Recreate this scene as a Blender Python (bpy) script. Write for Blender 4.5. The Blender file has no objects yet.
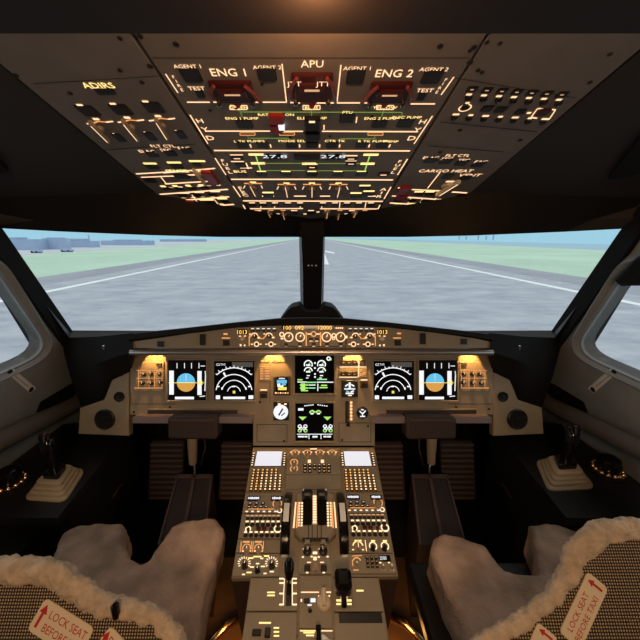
import bpy, bmesh, math, random
from mathutils import Vector, Matrix, noise
R = math.radians
SC = bpy.context.scene
COL = SC.collection
random.seed(7)
# ------------------------------------------------------------ camera frame
PITCH = R(14.5); CP, SP = math.cos(PITCH), math.sin(PITCH)
EYE = Vector((0, 0, 1.40)); CX, CY, F = 312.0, 320.0, 320.0

def ray(px, py):
    a, b = (px - CX) / F, (CY - py) / F
    return Vector((a, CP + b * SP, -SP + b * CP))
def at_depth(px, py, t): return EYE + ray(px, py) * t
def at_z(px, py, z): d = ray(px, py); return EYE + d * ((z - EYE.z) / d.z)
def at_y(px, py, y): d = ray(px, py); return EYE + d * (y / d.y)
def at_plane(px, py, p0, n):
    d = ray(px, py); return EYE + d * ((p0 - EYE).dot(n) / d.dot(n))

class Plane:
    def __init__(s, o, u, v):
        s.o, s.u, s.v = Vector(o), Vector(u).normalized(), Vector(v).normalized()
        s.n = s.u.cross(s.v)
    def uv(s, px, py, w=0.0):
        p = at_plane(px, py, s.o + s.n * w, s.n) - s.o
        return p.dot(s.u), p.dot(s.v)
    def mat(s, u, v, w=0.0):
        m = Matrix((s.u, s.v, s.n)).transposed().to_4x4()
        m.translation = s.o + s.u * u + s.v * v + s.n * w
        return m

def pl_cam(depth):           # plane tilted back like the instrument panel
    return Plane(EYE + Vector((0, CP, -SP)) * depth, (1, 0, 0), (0, SP, CP))
a_ = R(11.8)
OVER = Plane(at_depth(312, 47, 0.42), (1, 0, 0), (0, -math.cos(a_), math.sin(a_)))
a_ = R(9.9)
PED = Plane(at_depth(312, 449, 1.246), (1, 0, 0), (0, math.cos(a_), math.sin(a_)))
MAIN = pl_cam(1.25); GLARE = pl_cam(1.15)

# ------------------------------------------------------------ materials
def mat(name, col, rough=0.5, metal=0.0, noise_amt=0.0, nscale=40, bump=0.0, bscale=200, spec=0.5):
    m = bpy.data.materials.new(name); m.use_nodes = True
    nt = m.node_tree; b = nt.nodes['Principled BSDF']
    b.inputs['Base Color'].default_value = (*col, 1); b.inputs['Roughness'].default_value = rough
    b.inputs['Metallic'].default_value = metal; b.inputs['Specular IOR Level'].default_value = spec
    if noise_amt or bump:
        tc = nt.nodes.new('ShaderNodeTexCoord')
    if noise_amt:
        n = nt.nodes.new('ShaderNodeTexNoise'); n.inputs['Scale'].default_value = nscale; n.inputs['Detail'].default_value = 5
        r = nt.nodes.new('ShaderNodeValToRGB')
        r.color_ramp.elements[0].position = .3; r.color_ramp.elements[1].position = .7
        r.color_ramp.elements[0].color = (*[c * (1 - noise_amt) for c in col], 1)
        r.color_ramp.elements[1].color = (*[min(1, c * (1 + noise_amt)) for c in col], 1)
        nt.links.new(tc.outputs['Object'], n.inputs['Vector']); nt.links.new(n.outputs['Fac'], r.inputs['Fac'])
        nt.links.new(r.outputs['Color'], b.inputs['Base Color'])
    if bump:
        n2 = nt.nodes.new('ShaderNodeTexNoise'); n2.inputs['Scale'].default_value = bscale; n2.inputs['Detail'].default_value = 4
        bp = nt.nodes.new('ShaderNodeBump'); bp.inputs['Strength'].default_value = bump; bp.inputs['Distance'].default_value = .004
        nt.links.new(tc.outputs['Object'], n2.inputs['Vector']); nt.links.new(n2.outputs['Fac'], bp.inputs['Height'])
        nt.links.new(bp.outputs['Normal'], b.inputs['Normal'])
    return m
def emit(name, col, s):
    m = bpy.data.materials.new(name); m.use_nodes = True
    b = m.node_tree.nodes['Principled BSDF']
    b.inputs['Base Color'].default_value = (.02, .02, .02, 1)
    b.inputs['Emission Color'].default_value = (*col, 1); b.inputs['Emission Strength'].default_value = s
    return m
def glass(name):
    m = bpy.data.materials.new(name); m.use_nodes = True; nt = m.node_tree; nt.nodes.clear()
    o = nt.nodes.new('ShaderNodeOutputMaterial'); t = nt.nodes.new('ShaderNodeBsdfTransparent'); g = nt.nodes.new('ShaderNodeBsdfGlossy')
    t.inputs['Color'].default_value = (.96, .98, .98, 1); g.inputs['Roughness'].default_value = .02
    mx = nt.nodes.new('ShaderNodeMixShader'); mx.inputs['Fac'].default_value = .04
    nt.links.new(t.outputs[0], mx.inputs[1]); nt.links.new(g.outputs[0], mx.inputs[2]); nt.links.new(mx.outputs[0], o.inputs['Surface'])
    return m
def weave(name):
    m = mat(name, (.3, .22, .13), .85); nt = m.node_tree; b = nt.nodes['Principled BSDF']
    tc = nt.nodes.new('ShaderNodeTexCoord'); outs = []
    for d in ('X', 'Y'):
        w = nt.nodes.new('ShaderNodeTexWave'); w.bands_direction = d; w.inputs['Scale'].default_value = 66
        w.inputs['Distortion'].default_value = .6; w.inputs['Detail Scale'].default_value = 2
        nt.links.new(tc.outputs['Object'], w.inputs['Vector']); outs.append(w.outputs['Fac'])
    mm = nt.nodes.new('ShaderNodeMath'); mm.operation = 'MULTIPLY'
    nt.links.new(outs[0], mm.inputs[0]); nt.links.new(outs[1], mm.inputs[1])
    r = nt.nodes.new('ShaderNodeValToRGB'); r.color_ramp.elements[0].color = (.035, .022, .013, 1); r.color_ramp.elements[0].position = .1
    r.color_ramp.elements[1].color = (.80, .58, .34, 1); r.color_ramp.elements[1].position = .75
    nt.links.new(mm.outputs[0], r.inputs['Fac']); nt.links.new(r.outputs['Color'], b.inputs['Base Color'])
    bp = nt.nodes.new('ShaderNodeBump'); bp.inputs['Strength'].default_value = .7; bp.inputs['Distance'].default_value = .003
    nt.links.new(mm.outputs[0], bp.inputs['Height']); nt.links.new(bp.outputs['Normal'], b.inputs['Normal'])
    return m

M = {}
M['panel'] = mat('panel_paint', (.335, .27, .185), .5, noise_amt=.06, nscale=20)
M['seam'] = mat('panel_seam', (.03, .024, .02), .7)
M['over'] = mat('overhead_paint', (.27, .235, .205), .6, noise_amt=.08, nscale=15)
M['black'] = mat('black_plastic', (.012, .011, .011), .38)
M['key'] = mat('dark_key', (.022, .017, .014), .45)
M['gloss'] = mat('gloss_black', (.008, .007, .007), .12)
M['matt'] = mat('matt_black', (.010, .0095, .0095), .8, bump=.2, bscale=300, spec=.25)
M['trim'] = mat('charcoal_trim', (.05, .044, .04), .7, bump=.15, bscale=250, spec=.3)
M['wall'] = mat('grey_trim', (.33, .345, .345), .65, noise_amt=.07, nscale=12, bump=.12, bscale=220, spec=.3)
M['rail'] = mat('rail_trim', (.14, .125, .11), .6)
M['wall2'] = mat('grey_bezel', (.33, .345, .345), .6, noise_amt=.05, nscale=12, spec=.3)
M['beige'] = mat('beige_plastic', (.45, .34, .23), .5)
M['boot'] = mat('beige_rubber_boot', (.50, .39, .25), .6)
M['beige2'] = mat('pale_beige', (.85, .68, .47), .45)
M['red'] = mat('red_guard', (.42, .022, .02), .35)
M['dred'] = mat('dark_red', (.075, .008, .010), .4)
M['pink'] = mat('red_guard_edge', (.30, .06, .055), .35)
M['beam'] = mat('beam_trim', (.036, .029, .025), .75)
M['keylit'] = emit('key_glow', (1, .47, .13), 1.35)
M['chrome'] = mat('steel', (.62, .58, .52), .22, 1.0)
M['lipm'] = mat('lip_gloss', (.62, .54, .50), .33, .9)
M['brown'] = mat('brown_plastic', (.055, .035, .032), .5)
M['ped'] = mat('pedal_rubber', (.065, .043, .036), .5)
M['ramp'] = mat('footrest_rubber', (.035, .022, .02), .6)
M['ped2'] = mat('footrest', (.10, .064, .054), .5)
M['table'] = mat('table_grey', (.27, .21, .21), .45)
M['white'] = mat('white_paint', (.97, .94, .86), .4)
M['placard'] = mat('placard', (.92, .74, .50), .55)
M['redink'] = mat('red_ink', (.62, .03, .03), .5)
M['fleece'] = mat('sheepskin', (.51, .345, .25), .95, noise_amt=.38, nscale=11, bump=.9, bscale=130, spec=.1)
M['wool'] = mat('wool_rim', (.66, .50, .35), .95, noise_amt=.2, nscale=60, bump=1.0, bscale=170, spec=.1)
M['weave'] = weave('woven_fabric')
M['floor'] = mat('floor_metal', (.24, .13, .06), .35, .5, noise_amt=.2, nscale=9, bump=.15, bscale=30)
M['carpet'] = mat('dark_floor', (.010, .009, .008), .8)
M['glass'] = glass('window_glass')
M['screen'] = mat('screen_black', (.006, .006, .007), .1)
M['brass'] = mat('brass', (.75, .5, .28), .18, 1.0)
M['silver'] = mat('silver_placard', (.97, .97, .95), .3)
M['warm'] = emit('legend_warm', (1, .60, .33), 1.55)
M['warmlo'] = emit('legend_dim', (1, .52, .26), .75)
M['hot'] = emit('legend_bright', (1, .72, .42), 1.5)
M['orange'] = emit('legend_orange', (1, .40, .12), 1.0)
M['amber'] = emit('legend_amber', (1, .52, .08), 1.7)
M['gold'] = emit('legend_gold', (1, .70, .24), 1.7)
M['green'] = emit('legend_green', (.30, .55, .10), .6)
M['lime'] = emit('screen_lime', (.45, .9, .16), .95)
M['wht'] = emit('screen_white', (.95, .97, 1), 1.0)
M['pale'] = emit('screen_page', (.86, .84, .90), .97)
M['blue'] = emit('screen_blue', (.13, .54, .82), 1.0)
M['earth'] = emit('screen_earth', (.74, .36, .07), .95)
M['yel'] = emit('screen_yellow', (1, .8, .1), 1.0)
M['grn'] = emit('screen_green', (.3, 1, .35), .8)
M['dim'] = emit('screen_dim', (.22, .19, .17), .30)

# ------------------------------------------------------------ mesh builder
_txt = {}
def text_geom(s):
    if s not in _txt:
        c = bpy.data.curves.new('t', 'FONT'); c.body = s; c.size = 1; c.resolution_u = 2
        o = bpy.data.objects.new('t', c); COL.objects.link(o)
        dg = bpy.context.evaluated_depsgraph_get()
        me = bpy.data.meshes.new_from_object(o.evaluated_get(dg))
        vs = [v.co.xy.copy() for v in me.vertices]; fs = [tuple(p.vertices) for p in me.polygons]
        bpy.data.objects.remove(o); bpy.data.curves.remove(c); bpy.data.meshes.remove(me)
        x0, x1 = min(v.x for v in vs), max(v.x for v in vs)
        mx = (x0 + x1) / 2
        _txt[s] = ([((v.x - mx) / .69, v.y / .69 - .5) for v in vs], fs, (x1 - x0) / .69)
    return _txt[s]

class MB:
    def __init__(s): s.v, s.f, s.m, s.mats = [], [], [], []
    def mi(s, m):
        if m not in s.mats: s.mats.append(m)
        return s.mats.index(m)
    def add(s, vs, fs, m):
        b = len(s.v); k = s.mi(m); s.v += [tuple(v) for v in vs]
        for f in fs: s.f.append(tuple(i + b for i in f)); s.m.append(k)
        return s
    def prism(s, poly, z0, z1, m, bev=0.0, bot=True):
        poly = [Vector(p[:2]) for p in poly]; n = len(poly)
        if sum(poly[i].x * poly[(i + 1) % n].y - poly[(i + 1) % n].x * poly[i].y for i in range(n)) < 0: poly.reverse()
        rings = [(0, z0), (0, z1)] if not bev else [(0, z0), (0, z1 - bev), (bev, z1)]
        vs = []
        for ins, z in rings:
            for i in range(n):
                p = poly[i]
                if ins:
                    e1 = (p - poly[i - 1]).normalized(); e2 = (poly[(i + 1) % n] - p).normalized()
                    n1 = Vector((-e1.y, e1.x)); n2 = Vector((-e2.y, e2.x)); d = n1 + n2
                    p = p + d * (ins / max(.3, 1 + n1.dot(n2)))
                vs.append((p.x, p.y, z))
        fs = []
        for k in range(len(rings) - 1):
            for i in range(n): j = (i + 1) % n; fs.append((k * n + i, k * n + j, (k + 1) * n + j, (k + 1) * n + i))
        fs.append(tuple((len(rings) - 1) * n + i for i in range(n)))
        if bot: fs.append(tuple(reversed(range(n))))
        return s.add(vs, fs, m)
    def box(s, cx, cy, z0, z1, sx, sy, m, bev=0.0, rot=0.0):
        c, q = math.cos(rot), math.sin(rot)
        pts = [(cx + x * sx / 2 * c - y * sy / 2 * q, cy + x * sx / 2 * q + y * sy / 2 * c) for x, y in ((-1, -1), (1, -1), (1, 1), (-1, 1))]
        return s.prism(pts, z0, z1, m, bev)
    def rbox(s, cx, cy, z0, z1, sx, sy, r, m, bev=0.0):
        pts = []
        for k, (x, y) in enumerate(((1, 1), (-1, 1), (-1, -1), (1, -1))):
            for j in range(4):
                a = R(90 * k + 30 * j); pts.append((cx + x * (sx / 2 - r) + r * math.cos(a), cy + y * (sy / 2 - r) + r * math.sin(a)))
        return s.prism(pts, z0, z1, m, bev)
    def lathe(s, cx, cy, prof, m, n=16):
        vs, fs = [], []
        for r, z in prof:
            for i in range(n): a = 2 * math.pi * i / n; vs.append((cx + r * math.cos(a), cy + r * math.sin(a), z))
        for k in range(len(prof) - 1):
            for i in range(n): j = (i + 1) % n; fs.append((k * n + i, k * n + j, (k + 1) * n + j, (k + 1) * n + i))
        fs.append(tuple((len(prof) - 1) * n + i for i in range(n))); fs.append(tuple(reversed(range(n))))
        return s.add(vs, fs, m)
    def ring(s, cx, cy, z, r0, r1, m, n=20, a0=0, a1=360, sy=1.0):
        vs, fs = [], []; full = abs(a1 - a0) >= 360; k = n if full else n + 1
        for i in range(k):
            a = R(a0 + (a1 - a0) * i / n)
            for r in (r0, r1): vs.append((cx + r * math.cos(a), cy + sy * r * math.sin(a), z))
        for i in range(n): j = (i + 1) % k; fs.append((2 * i, 2 * i + 1, 2 * j + 1, 2 * j))
        return s.add(vs, fs, m)
    def seg(s, cx, cy, z, r, m, a0, a1, n=14):
        vs = [(cx + r * math.cos(R(a0 + (a1 - a0) * i / n)), cy + r * math.sin(R(a0 + (a1 - a0) * i / n)), z) for i in range(n + 1)]
        return s.add(vs, [tuple(range(n + 1))], m)
    def line(s, p, q, w, z, m):
        p, q = Vector(p[:2]), Vector(q[:2]); d = (q - p)
        if d.length < 1e-7: return s
        nn = Vector((-d.y, d.x)).normalized() * w / 2
        return s.add([(*(p - nn), z), (*(q - nn), z), (*(q + nn), z), (*(p + nn), z)], [(0, 1, 2, 3)], m)
    def flat(s, cx, cy, sx, sy, z, m):
        return s.add([(cx - sx / 2, cy - sy / 2, z), (cx + sx / 2, cy - sy / 2, z), (cx + sx / 2, cy + sy / 2, z), (cx - sx / 2, cy + sy / 2, z)], [(0, 1, 2, 3)], m)
    def text(s, t, cx, cy, h, z, m, rot=0.0, sx=1.0):
        vs, fs, w = text_geom(t); c, q = math.cos(rot), math.sin(rot)
        return s.add([(cx + (x * sx * c - y * q) * h, cy + (x * sx * q + y * c) * h, z) for x, y in vs], fs, m)
    def tube(s, pts, r, m, n=8, caps=True):
        pts = [Vector(p) for p in pts]; rr = r if isinstance(r, (list, tuple)) else [r] * len(pts)
        vs, fs = [], []; up = None
        for i, p in enumerate(pts):
            d = (pts[min(i + 1, len(pts) - 1)] - pts[max(i - 1, 0)]).normalized()
            if up is None:
                up = d.orthogonal().normalized()
            up = (up - d * up.dot(d)).normalized(); sd = d.cross(up)
            for k in range(n): a = 2 * math.pi * k / n; vs.append(p + (up * math.cos(a) + sd * math.sin(a)) * rr[i])
        for i in range(len(pts) - 1):
            for k in range(n): j = (k + 1) % n; fs.append((i * n + k, i * n + j, (i + 1) * n + j, (i + 1) * n + k))
        if caps: fs += [tuple(reversed(range(n))), tuple((len(pts) - 1) * n + k for k in range(n))]
        return s.add(vs, fs, m)
    def hexa(s, bot, top, m):   # two quads -> six faces
        return s.add(list(bot) + list(top), [(3, 2, 1, 0), (4, 5, 6, 7), (0, 1, 5, 4), (1, 2, 6, 5), (2, 3, 7, 6), (3, 0, 4, 7)], m)
    def loft(s, rows, m, close=False):
        n = len(rows[0]); vs = [v for r_ in rows for v in r_]; fs = []
        for k in range(len(rows) - 1):
            for i in range(n if close else n - 1): j = (i + 1) % n; fs.append((k * n + i, k * n + j, (k + 1) * n + j, (k + 1) * n + i))
        if close: fs += [tuple(reversed(range(n))), tuple((len(rows) - 1) * n + i for i in range(n))]
        return s.add(vs, fs, m)
    def mesh(s, name, ang=38):
        me = bpy.data.meshes.new(name); me.from_pydata(s.v, [], s.f)
        for k in s.mats: me.materials.append(M[k])
        me.polygons.foreach_set('material_index', s.m)
        bm = bmesh.new(); bm.from_mesh(me); bmesh.ops.recalc_face_normals(bm, faces=[f for f in bm.faces if len(f.loops[0].edge.link_faces) > 1]); bm.to_mesh(me); bm.free()
        me.polygons.foreach_set('use_smooth', [True] * len(me.polygons)); me.set_sharp_from_angle(angle=R(ang))
        me.update(); return me
    def build(s, name, parent=None, loc=(0, 0, 0)):
        o = bpy.data.objects.new(name, s.mesh(name)); COL.objects.link(o); o.location = loc
        if parent: o.parent = parent
        return o

def tag(o, label, cat, group=None):
    o['label'] = label; o['category'] = cat
    if group: o['group'] = group
    return o
def struct(o): o['kind'] = 'structure'; return o
def empty(name, label, cat, loc=(0, 0, 0), group=None, mw=None):
    o = bpy.data.objects.new(name, None); COL.objects.link(o); o.empty_display_size = .02
    if mw is not None: o.matrix_world = mw
    else: o.location = loc
    return tag(o, label, cat, group)
def dup(o, loc, parent):
    c = o.copy(); COL.objects.link(c); c.location = loc; c.parent = parent
    for ch in list(o.children):
        g = ch.copy(); COL.objects.link(g); g.parent = c
    return c

class Panel:
    hh = .005
    """a thing lying on a plane; every position is given as a sighted point and turned into metres on that plane"""
    def __init__(s, plane, x, y, name, label, cat, group=None, w=0.0):
        s.p = plane; s.w = w; s.u0, s.v0 = plane.uv(x, y, w)
        s.root = empty(name, label, cat, group=group, mw=plane.mat(s.u0, s.v0, w))
        s.marks = MB()
    def L(s, x, y, dz=0.0):
        u, v = s.p.uv(x, y, s.w + dz); return Vector((u - s.u0, v - s.v0))
    def dim(s, x, y, w, h, dz=0.0):
        return (s.L(x + w / 2, y, dz) - s.L(x - w / 2, y, dz)).x, (s.L(x, y - h / 2, dz) - s.L(x, y + h / 2, dz)).y
    def part(s, name, mb, loc=(0, 0, 0), parent=None): return mb.build(name, parent or s.root, loc)
    def plate(s, poly, depth, m, name='faceplate', bev=.001, z1=0.0):
        return s.part(name, MB().prism([s.L(*q) for q in poly], z1 - depth, z1, m, bev))
    def btn(s, x, y, w, h, m='key', hh=None, name='push_button', legend=None, lm='warm'):
        hh = hh or s.hh
        q = s.L(x, y, hh); su, sv = s.dim(x, y, w, h, hh)
        mb = MB().rbox(0, 0, 0, hh, su, sv, min(su, sv) * .15, m, min(su, sv) * .08)
        if legend == 'bar': mb.flat(0, 0, su * .5, sv * .16, hh + .0003, lm)
        elif legend: mb.text(legend, 0, 0, sv * .4, hh + .0003, lm)
        return s.part(name, mb, (q.x, q.y, 0))
    def knob(s, x, y, r, m='black', hh=.014, pm='warm', rot=90, name='rotary_knob', sq=None):
        q = s.L(x, y, hh); rr = s.dim(x, y, 2 * r, 2 * r, hh)[0] / 2
        mb = MB().lathe(0, 0, [(rr * 1.15, 0), (rr * 1.15, .003), (rr * .9, .004), (rr * .8, hh * .9), (rr * .65, hh)], m, 14)
        o = s.part(name, mb, (q.x, q.y, 0))
        if pm:
            a = R(rot); s.part('pointer', MB().line((0, 0), (math.cos(a) * rr * .75, math.sin(a) * rr * .75), rr * .22, hh + .0004, pm), parent=o)
        return o
    def grip(s, x, y, w, h, m='beige', hh=.02, name='selector_knob', pm='hot', rot=0.0):   # bar-grip selector
        q = s.L(x, y, hh * .5); su, sv = s.dim(x, y, w, h, hh)
        rr = su * .5
        mb = MB().lathe(0, 0, [(rr, 0), (rr, .004), (rr * .9, .006)], m, 16)
        mb.box(0, 0, .005, hh, su * .34, sv, m, su * .06, rot)
        o = s.part(name, mb, (q.x, q.y, 0))
        if pm:
            c = math.cos(rot + R(90)), math.sin(rot + R(90))
            s.part('pointer', MB().line((-c[0] * sv * .4, -c[1] * sv * .4), (c[0] * sv * .46, c[1] * sv * .46), su * .09, hh + .0004, pm), parent=o)
        return o
    def hole(s, x, y, r, m='seam', name='screw'):
        q = s.L(x, y); rr = s.dim(x, y, 2 * r, 2 * r)[0] / 2
        return s.part(name, MB().lathe(0, 0, [(rr, 0), (rr, .0012), (rr * .6, .0016), (rr * .55, .001)], m, 10), (q.x, q.y, 0))
    # ---- printed / lit marks, gathered into one lettering mesh
    def text(s, t, x, y, h, m='warm', rot=0.0, sx=1.0, z=.0008, ysc=None):
        q = s.L(x, y, z); hv = s.dim(x, y, h, h)[1] if ysc is None else ysc
        s.marks.text(t, q.x, q.y, hv, z, m, rot, sx)
    def ln(s, x0, y0, x1, y1, wpx=1.0, m='warm', z=.0008):
        p, q = s.L(x0, y0, z), s.L(x1, y1, z); mx, my = (x0 + x1) / 2, (y0 + y1) / 2
        d = s.dim(mx, my, wpx * .82, wpx * .82); w = d[1] if abs(q.x - p.x) > abs(q.y - p.y) else d[0]
        s.marks.line(p, q, w, z, m)
    def rect(s, x, y, w, h, m='warm', z=.0008):
        q = s.L(x, y, z); d = s.dim(x, y, w, h, z); s.marks.flat(q.x, q.y, d[0], d[1], z, m)
    def frame(s, x, y, w, h, lw=.8, m='warm'):
        for a in ((-1, -1, 1, -1), (1, -1, 1, 1), (1, 1, -1, 1), (-1, 1, -1, -1)):
            s.ln(x + a[0] * w / 2, y + a[1] * h / 2, x + a[2] * w / 2, y + a[3] * h / 2, lw, m)
    def arc(s, x, y, r, lw=.8, m='warm', a0=0, a1=360, z=.0008, n=18):
        q = s.L(x, y, z); k = s.dim(x, y, 1, 1)[0]; s.marks.ring(q.x, q.y, z, (r - lw / 2) * k, (r + lw / 2) * k, m, n, a0, a1)
    def done(s, name='lettering'):
        if s.marks.v: s.part(name, s.marks)
        s.marks = MB(); return s
# ============================================================ OUTSIDE
GZ = EYE.z - 4.5
M['asphalt'] = mat('runway_asphalt', (.45, .485, .545), .95, spec=.0)
nt = M['asphalt'].node_tree; b = nt.nodes['Principled BSDF']
tc = nt.nodes.new('ShaderNodeTexCoord'); mp = nt.nodes.new('ShaderNodeMapping'); mp.inputs['Scale'].default_value = (.30, .55, 1)
n1 = nt.nodes.new('ShaderNodeTexNoise'); n1.inputs['Scale'].default_value = 1.0; n1.inputs['Detail'].default_value = 7; n1.inputs['Roughness'].default_value = .74
r1 = nt.nodes.new('ShaderNodeValToRGB'); r1.color_ramp.elements[0].position = .32; r1.color_ramp.elements[1].position = .7
r1.color_ramp.elements[0].color = (.36, .395, .46, 1); r1.color_ramp.elements[1].color = (.60, .62, .67, 1)
nt.links.new(tc.outputs['Object'], mp.inputs['Vector']); nt.links.new(mp.outputs['Vector'], n1.inputs['Vector'])
nt.links.new(n1.outputs['Fac'], r1.inputs['Fac']); nt.links.new(r1.outputs['Color'], b.inputs['Base Color'])
M['shoulder'] = mat('shoulder_asphalt', (.40, .42, .47), .95, noise_amt=.08, nscale=.2, spec=0)
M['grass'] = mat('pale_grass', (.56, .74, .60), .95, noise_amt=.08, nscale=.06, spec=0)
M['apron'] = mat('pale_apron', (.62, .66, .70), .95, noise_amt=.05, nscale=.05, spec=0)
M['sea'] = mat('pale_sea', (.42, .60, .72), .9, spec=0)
M['line'] = mat('runway_paint', (.95, .95, .95), .9, spec=0)
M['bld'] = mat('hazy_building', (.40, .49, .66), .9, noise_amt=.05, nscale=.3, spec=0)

def ground(name, x0, x1, y0, y1, z, m):
    return struct(MB().hexa([(x0, y0, z - .3), (x1, y0, z - .3), (x1, y1, z - .3), (x0, y1, z - .3)], [(x0, y0, z), (x1, y0, z), (x1, y1, z), (x0, y1, z)], m).build(name))
ground('runway', -26, 26, -60, 2500, GZ, 'asphalt')
ground('runway_shoulder', -31.6, -26, -60, 2500, GZ - .01, 'shoulder')
ground('runway_shoulder', 26, 31.6, -60, 2500, GZ - .01, 'shoulder')
ground('grass_verge', -74, -31.6, -60, 2500, GZ, 'grass')
ground('grass_verge', 31.6, 104, -60, 2500, GZ, 'grass')
ground('airport_apron', -170, -74, -60, 2500, GZ - .01, 'apron')
ground('sea', 104, 210, -60, 2500, GZ - .4, 'sea')
def gp(px, py): return at_z(px, py, GZ)
for s, side in ((-1, 'left'), (1, 'right')):
    x = 22.6 * s
    tag(MB().hexa([(x - .4, -40, GZ - .02), (x + .4, -40, GZ - .02), (x + .4, 2400, GZ - .02), (x - .4, 2400, GZ - .02)], [(x - .4, -40, GZ + .02), (x + .4, -40, GZ + .02), (x + .4, 2400, GZ + .02), (x - .4, 2400, GZ + .02)], 'line').build('runway_edge_line'),
        'white painted line along the %s edge of the runway' % side, 'runway marking', 'runway edge lines')
mb = MB()
for poly in ([(324.2, 252), (329, 264.5), (324.5, 264.5)], [(325, 250.5), (335, 252.5), (334, 253.6), (325, 252)]):
    pts = [gp(*q) for q in poly]; mb.prism([(p.x, p.y) for p in pts], GZ - .02, GZ + .02, 'line')
tag(mb.build('runway_arrow'), 'white painted arrow mark on the runway just right of the centre post', 'runway marking')

def building(x0, x1, top, base, depth, label, steps=()):
    p0, p1 = gp(x0, base), gp(x1, base); y = min(p0.y, p1.y); q = at_y((x0 + x1) / 2, top, y)
    root = empty('airport_building', label, 'building', ((p0.x + p1.x) / 2, y, GZ), 'hazy airport buildings beyond the left grass')
    ax, bx = at_y(x0, base, y).x, at_y(x1, base, y).x; w = bx - ax; h = q.z - GZ
    mb = MB().box(0, depth / 2, -.02, h, w, depth, 'bld'); mb.build('main_block', root)
    for sx, sw, sh in steps:
        MB().box((sx - .5) * w, depth / 2, h, h * (1 + sh), sw * w, depth * .8, 'bld').build('roof_block', root)
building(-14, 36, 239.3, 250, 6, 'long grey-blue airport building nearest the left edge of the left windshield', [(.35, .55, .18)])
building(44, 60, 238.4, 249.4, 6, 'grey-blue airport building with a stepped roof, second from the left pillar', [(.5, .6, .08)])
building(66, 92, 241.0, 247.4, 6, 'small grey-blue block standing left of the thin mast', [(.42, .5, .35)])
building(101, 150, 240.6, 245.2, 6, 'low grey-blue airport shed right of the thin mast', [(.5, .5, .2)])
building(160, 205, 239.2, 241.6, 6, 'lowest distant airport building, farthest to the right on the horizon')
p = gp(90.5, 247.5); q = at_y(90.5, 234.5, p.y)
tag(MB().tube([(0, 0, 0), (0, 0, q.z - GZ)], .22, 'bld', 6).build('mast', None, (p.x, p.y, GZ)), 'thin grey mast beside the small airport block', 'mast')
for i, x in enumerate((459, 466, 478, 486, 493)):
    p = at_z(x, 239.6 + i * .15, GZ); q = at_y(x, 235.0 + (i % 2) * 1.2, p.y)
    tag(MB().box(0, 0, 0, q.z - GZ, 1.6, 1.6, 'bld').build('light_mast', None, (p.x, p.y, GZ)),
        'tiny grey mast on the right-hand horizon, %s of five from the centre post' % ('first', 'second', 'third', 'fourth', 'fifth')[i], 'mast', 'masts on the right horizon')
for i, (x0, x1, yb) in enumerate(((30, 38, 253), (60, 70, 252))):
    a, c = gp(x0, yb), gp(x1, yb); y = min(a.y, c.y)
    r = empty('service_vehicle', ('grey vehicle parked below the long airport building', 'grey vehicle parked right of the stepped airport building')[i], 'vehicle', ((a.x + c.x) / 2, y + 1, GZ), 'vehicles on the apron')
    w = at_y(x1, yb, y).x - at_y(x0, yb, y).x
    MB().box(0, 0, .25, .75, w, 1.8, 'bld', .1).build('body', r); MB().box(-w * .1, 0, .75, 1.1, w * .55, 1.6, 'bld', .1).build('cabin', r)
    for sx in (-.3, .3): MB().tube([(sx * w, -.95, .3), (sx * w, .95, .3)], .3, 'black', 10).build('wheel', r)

# ============================================================ COCKPIT SHELL
FZ = 0.0
struct(MB().hexa([(-1.6, -1.3, -.05), (1.6, -1.3, -.05), (1.6, 1.9, -.05), (-1.6, 1.9, -.05)], [(-1.6, -1.3, 0), (1.6, -1.3, 0), (1.6, 1.9, 0), (-1.6, 1.9, 0)], 'carpet').build('floor'))
struct(MB().hexa([(-1.6, -1.35, 0), (1.6, -1.35, 0), (1.6, -1.3, 0), (-1.6, -1.3, 0)], [(-1.6, -1.35, 1.85), (1.6, -1.35, 1.85), (1.6, -1.3, 1.85), (-1.6, -1.3, 1.85)], 'trim').build('wall_back'))
struct(MB().hexa([(-1.6, 1.85, 0), (1.6, 1.85, 0), (1.6, 1.9, 0), (-1.6, 1.9, 0)], [(-1.6, 1.85, .80), (1.6, 1.85, .80), (1.6, 1.9, .80), (-1.6, 1.9, .80)], 'matt').build('wall_front'))
struct(MB().hexa([(-1.3, 1.36, .80), (1.3, 1.36, .80), (1.3, 1.9, .80), (-1.3, 1.9, .80)], [(-1.3, 1.36, .83), (1.3, 1.36, .83), (1.3, 1.9, .83), (-1.3, 1.9, .83)], 'matt').build('light_leak_plate'))  # unseen plate added to block sky light leaking into the footwells
CZ = EYE.z + .36
struct(MB().hexa([(-1.2, -1.3, CZ), (1.2, -1.3, CZ), (1.2, 1.3, CZ), (-1.2, 1.3, CZ)], [(-1.2, -1.3, CZ + .05), (1.2, -1.3, CZ + .05), (1.2, 1.3, CZ + .05), (-1.2, 1.3, CZ + .05)], 'trim').build('ceiling'))

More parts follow.
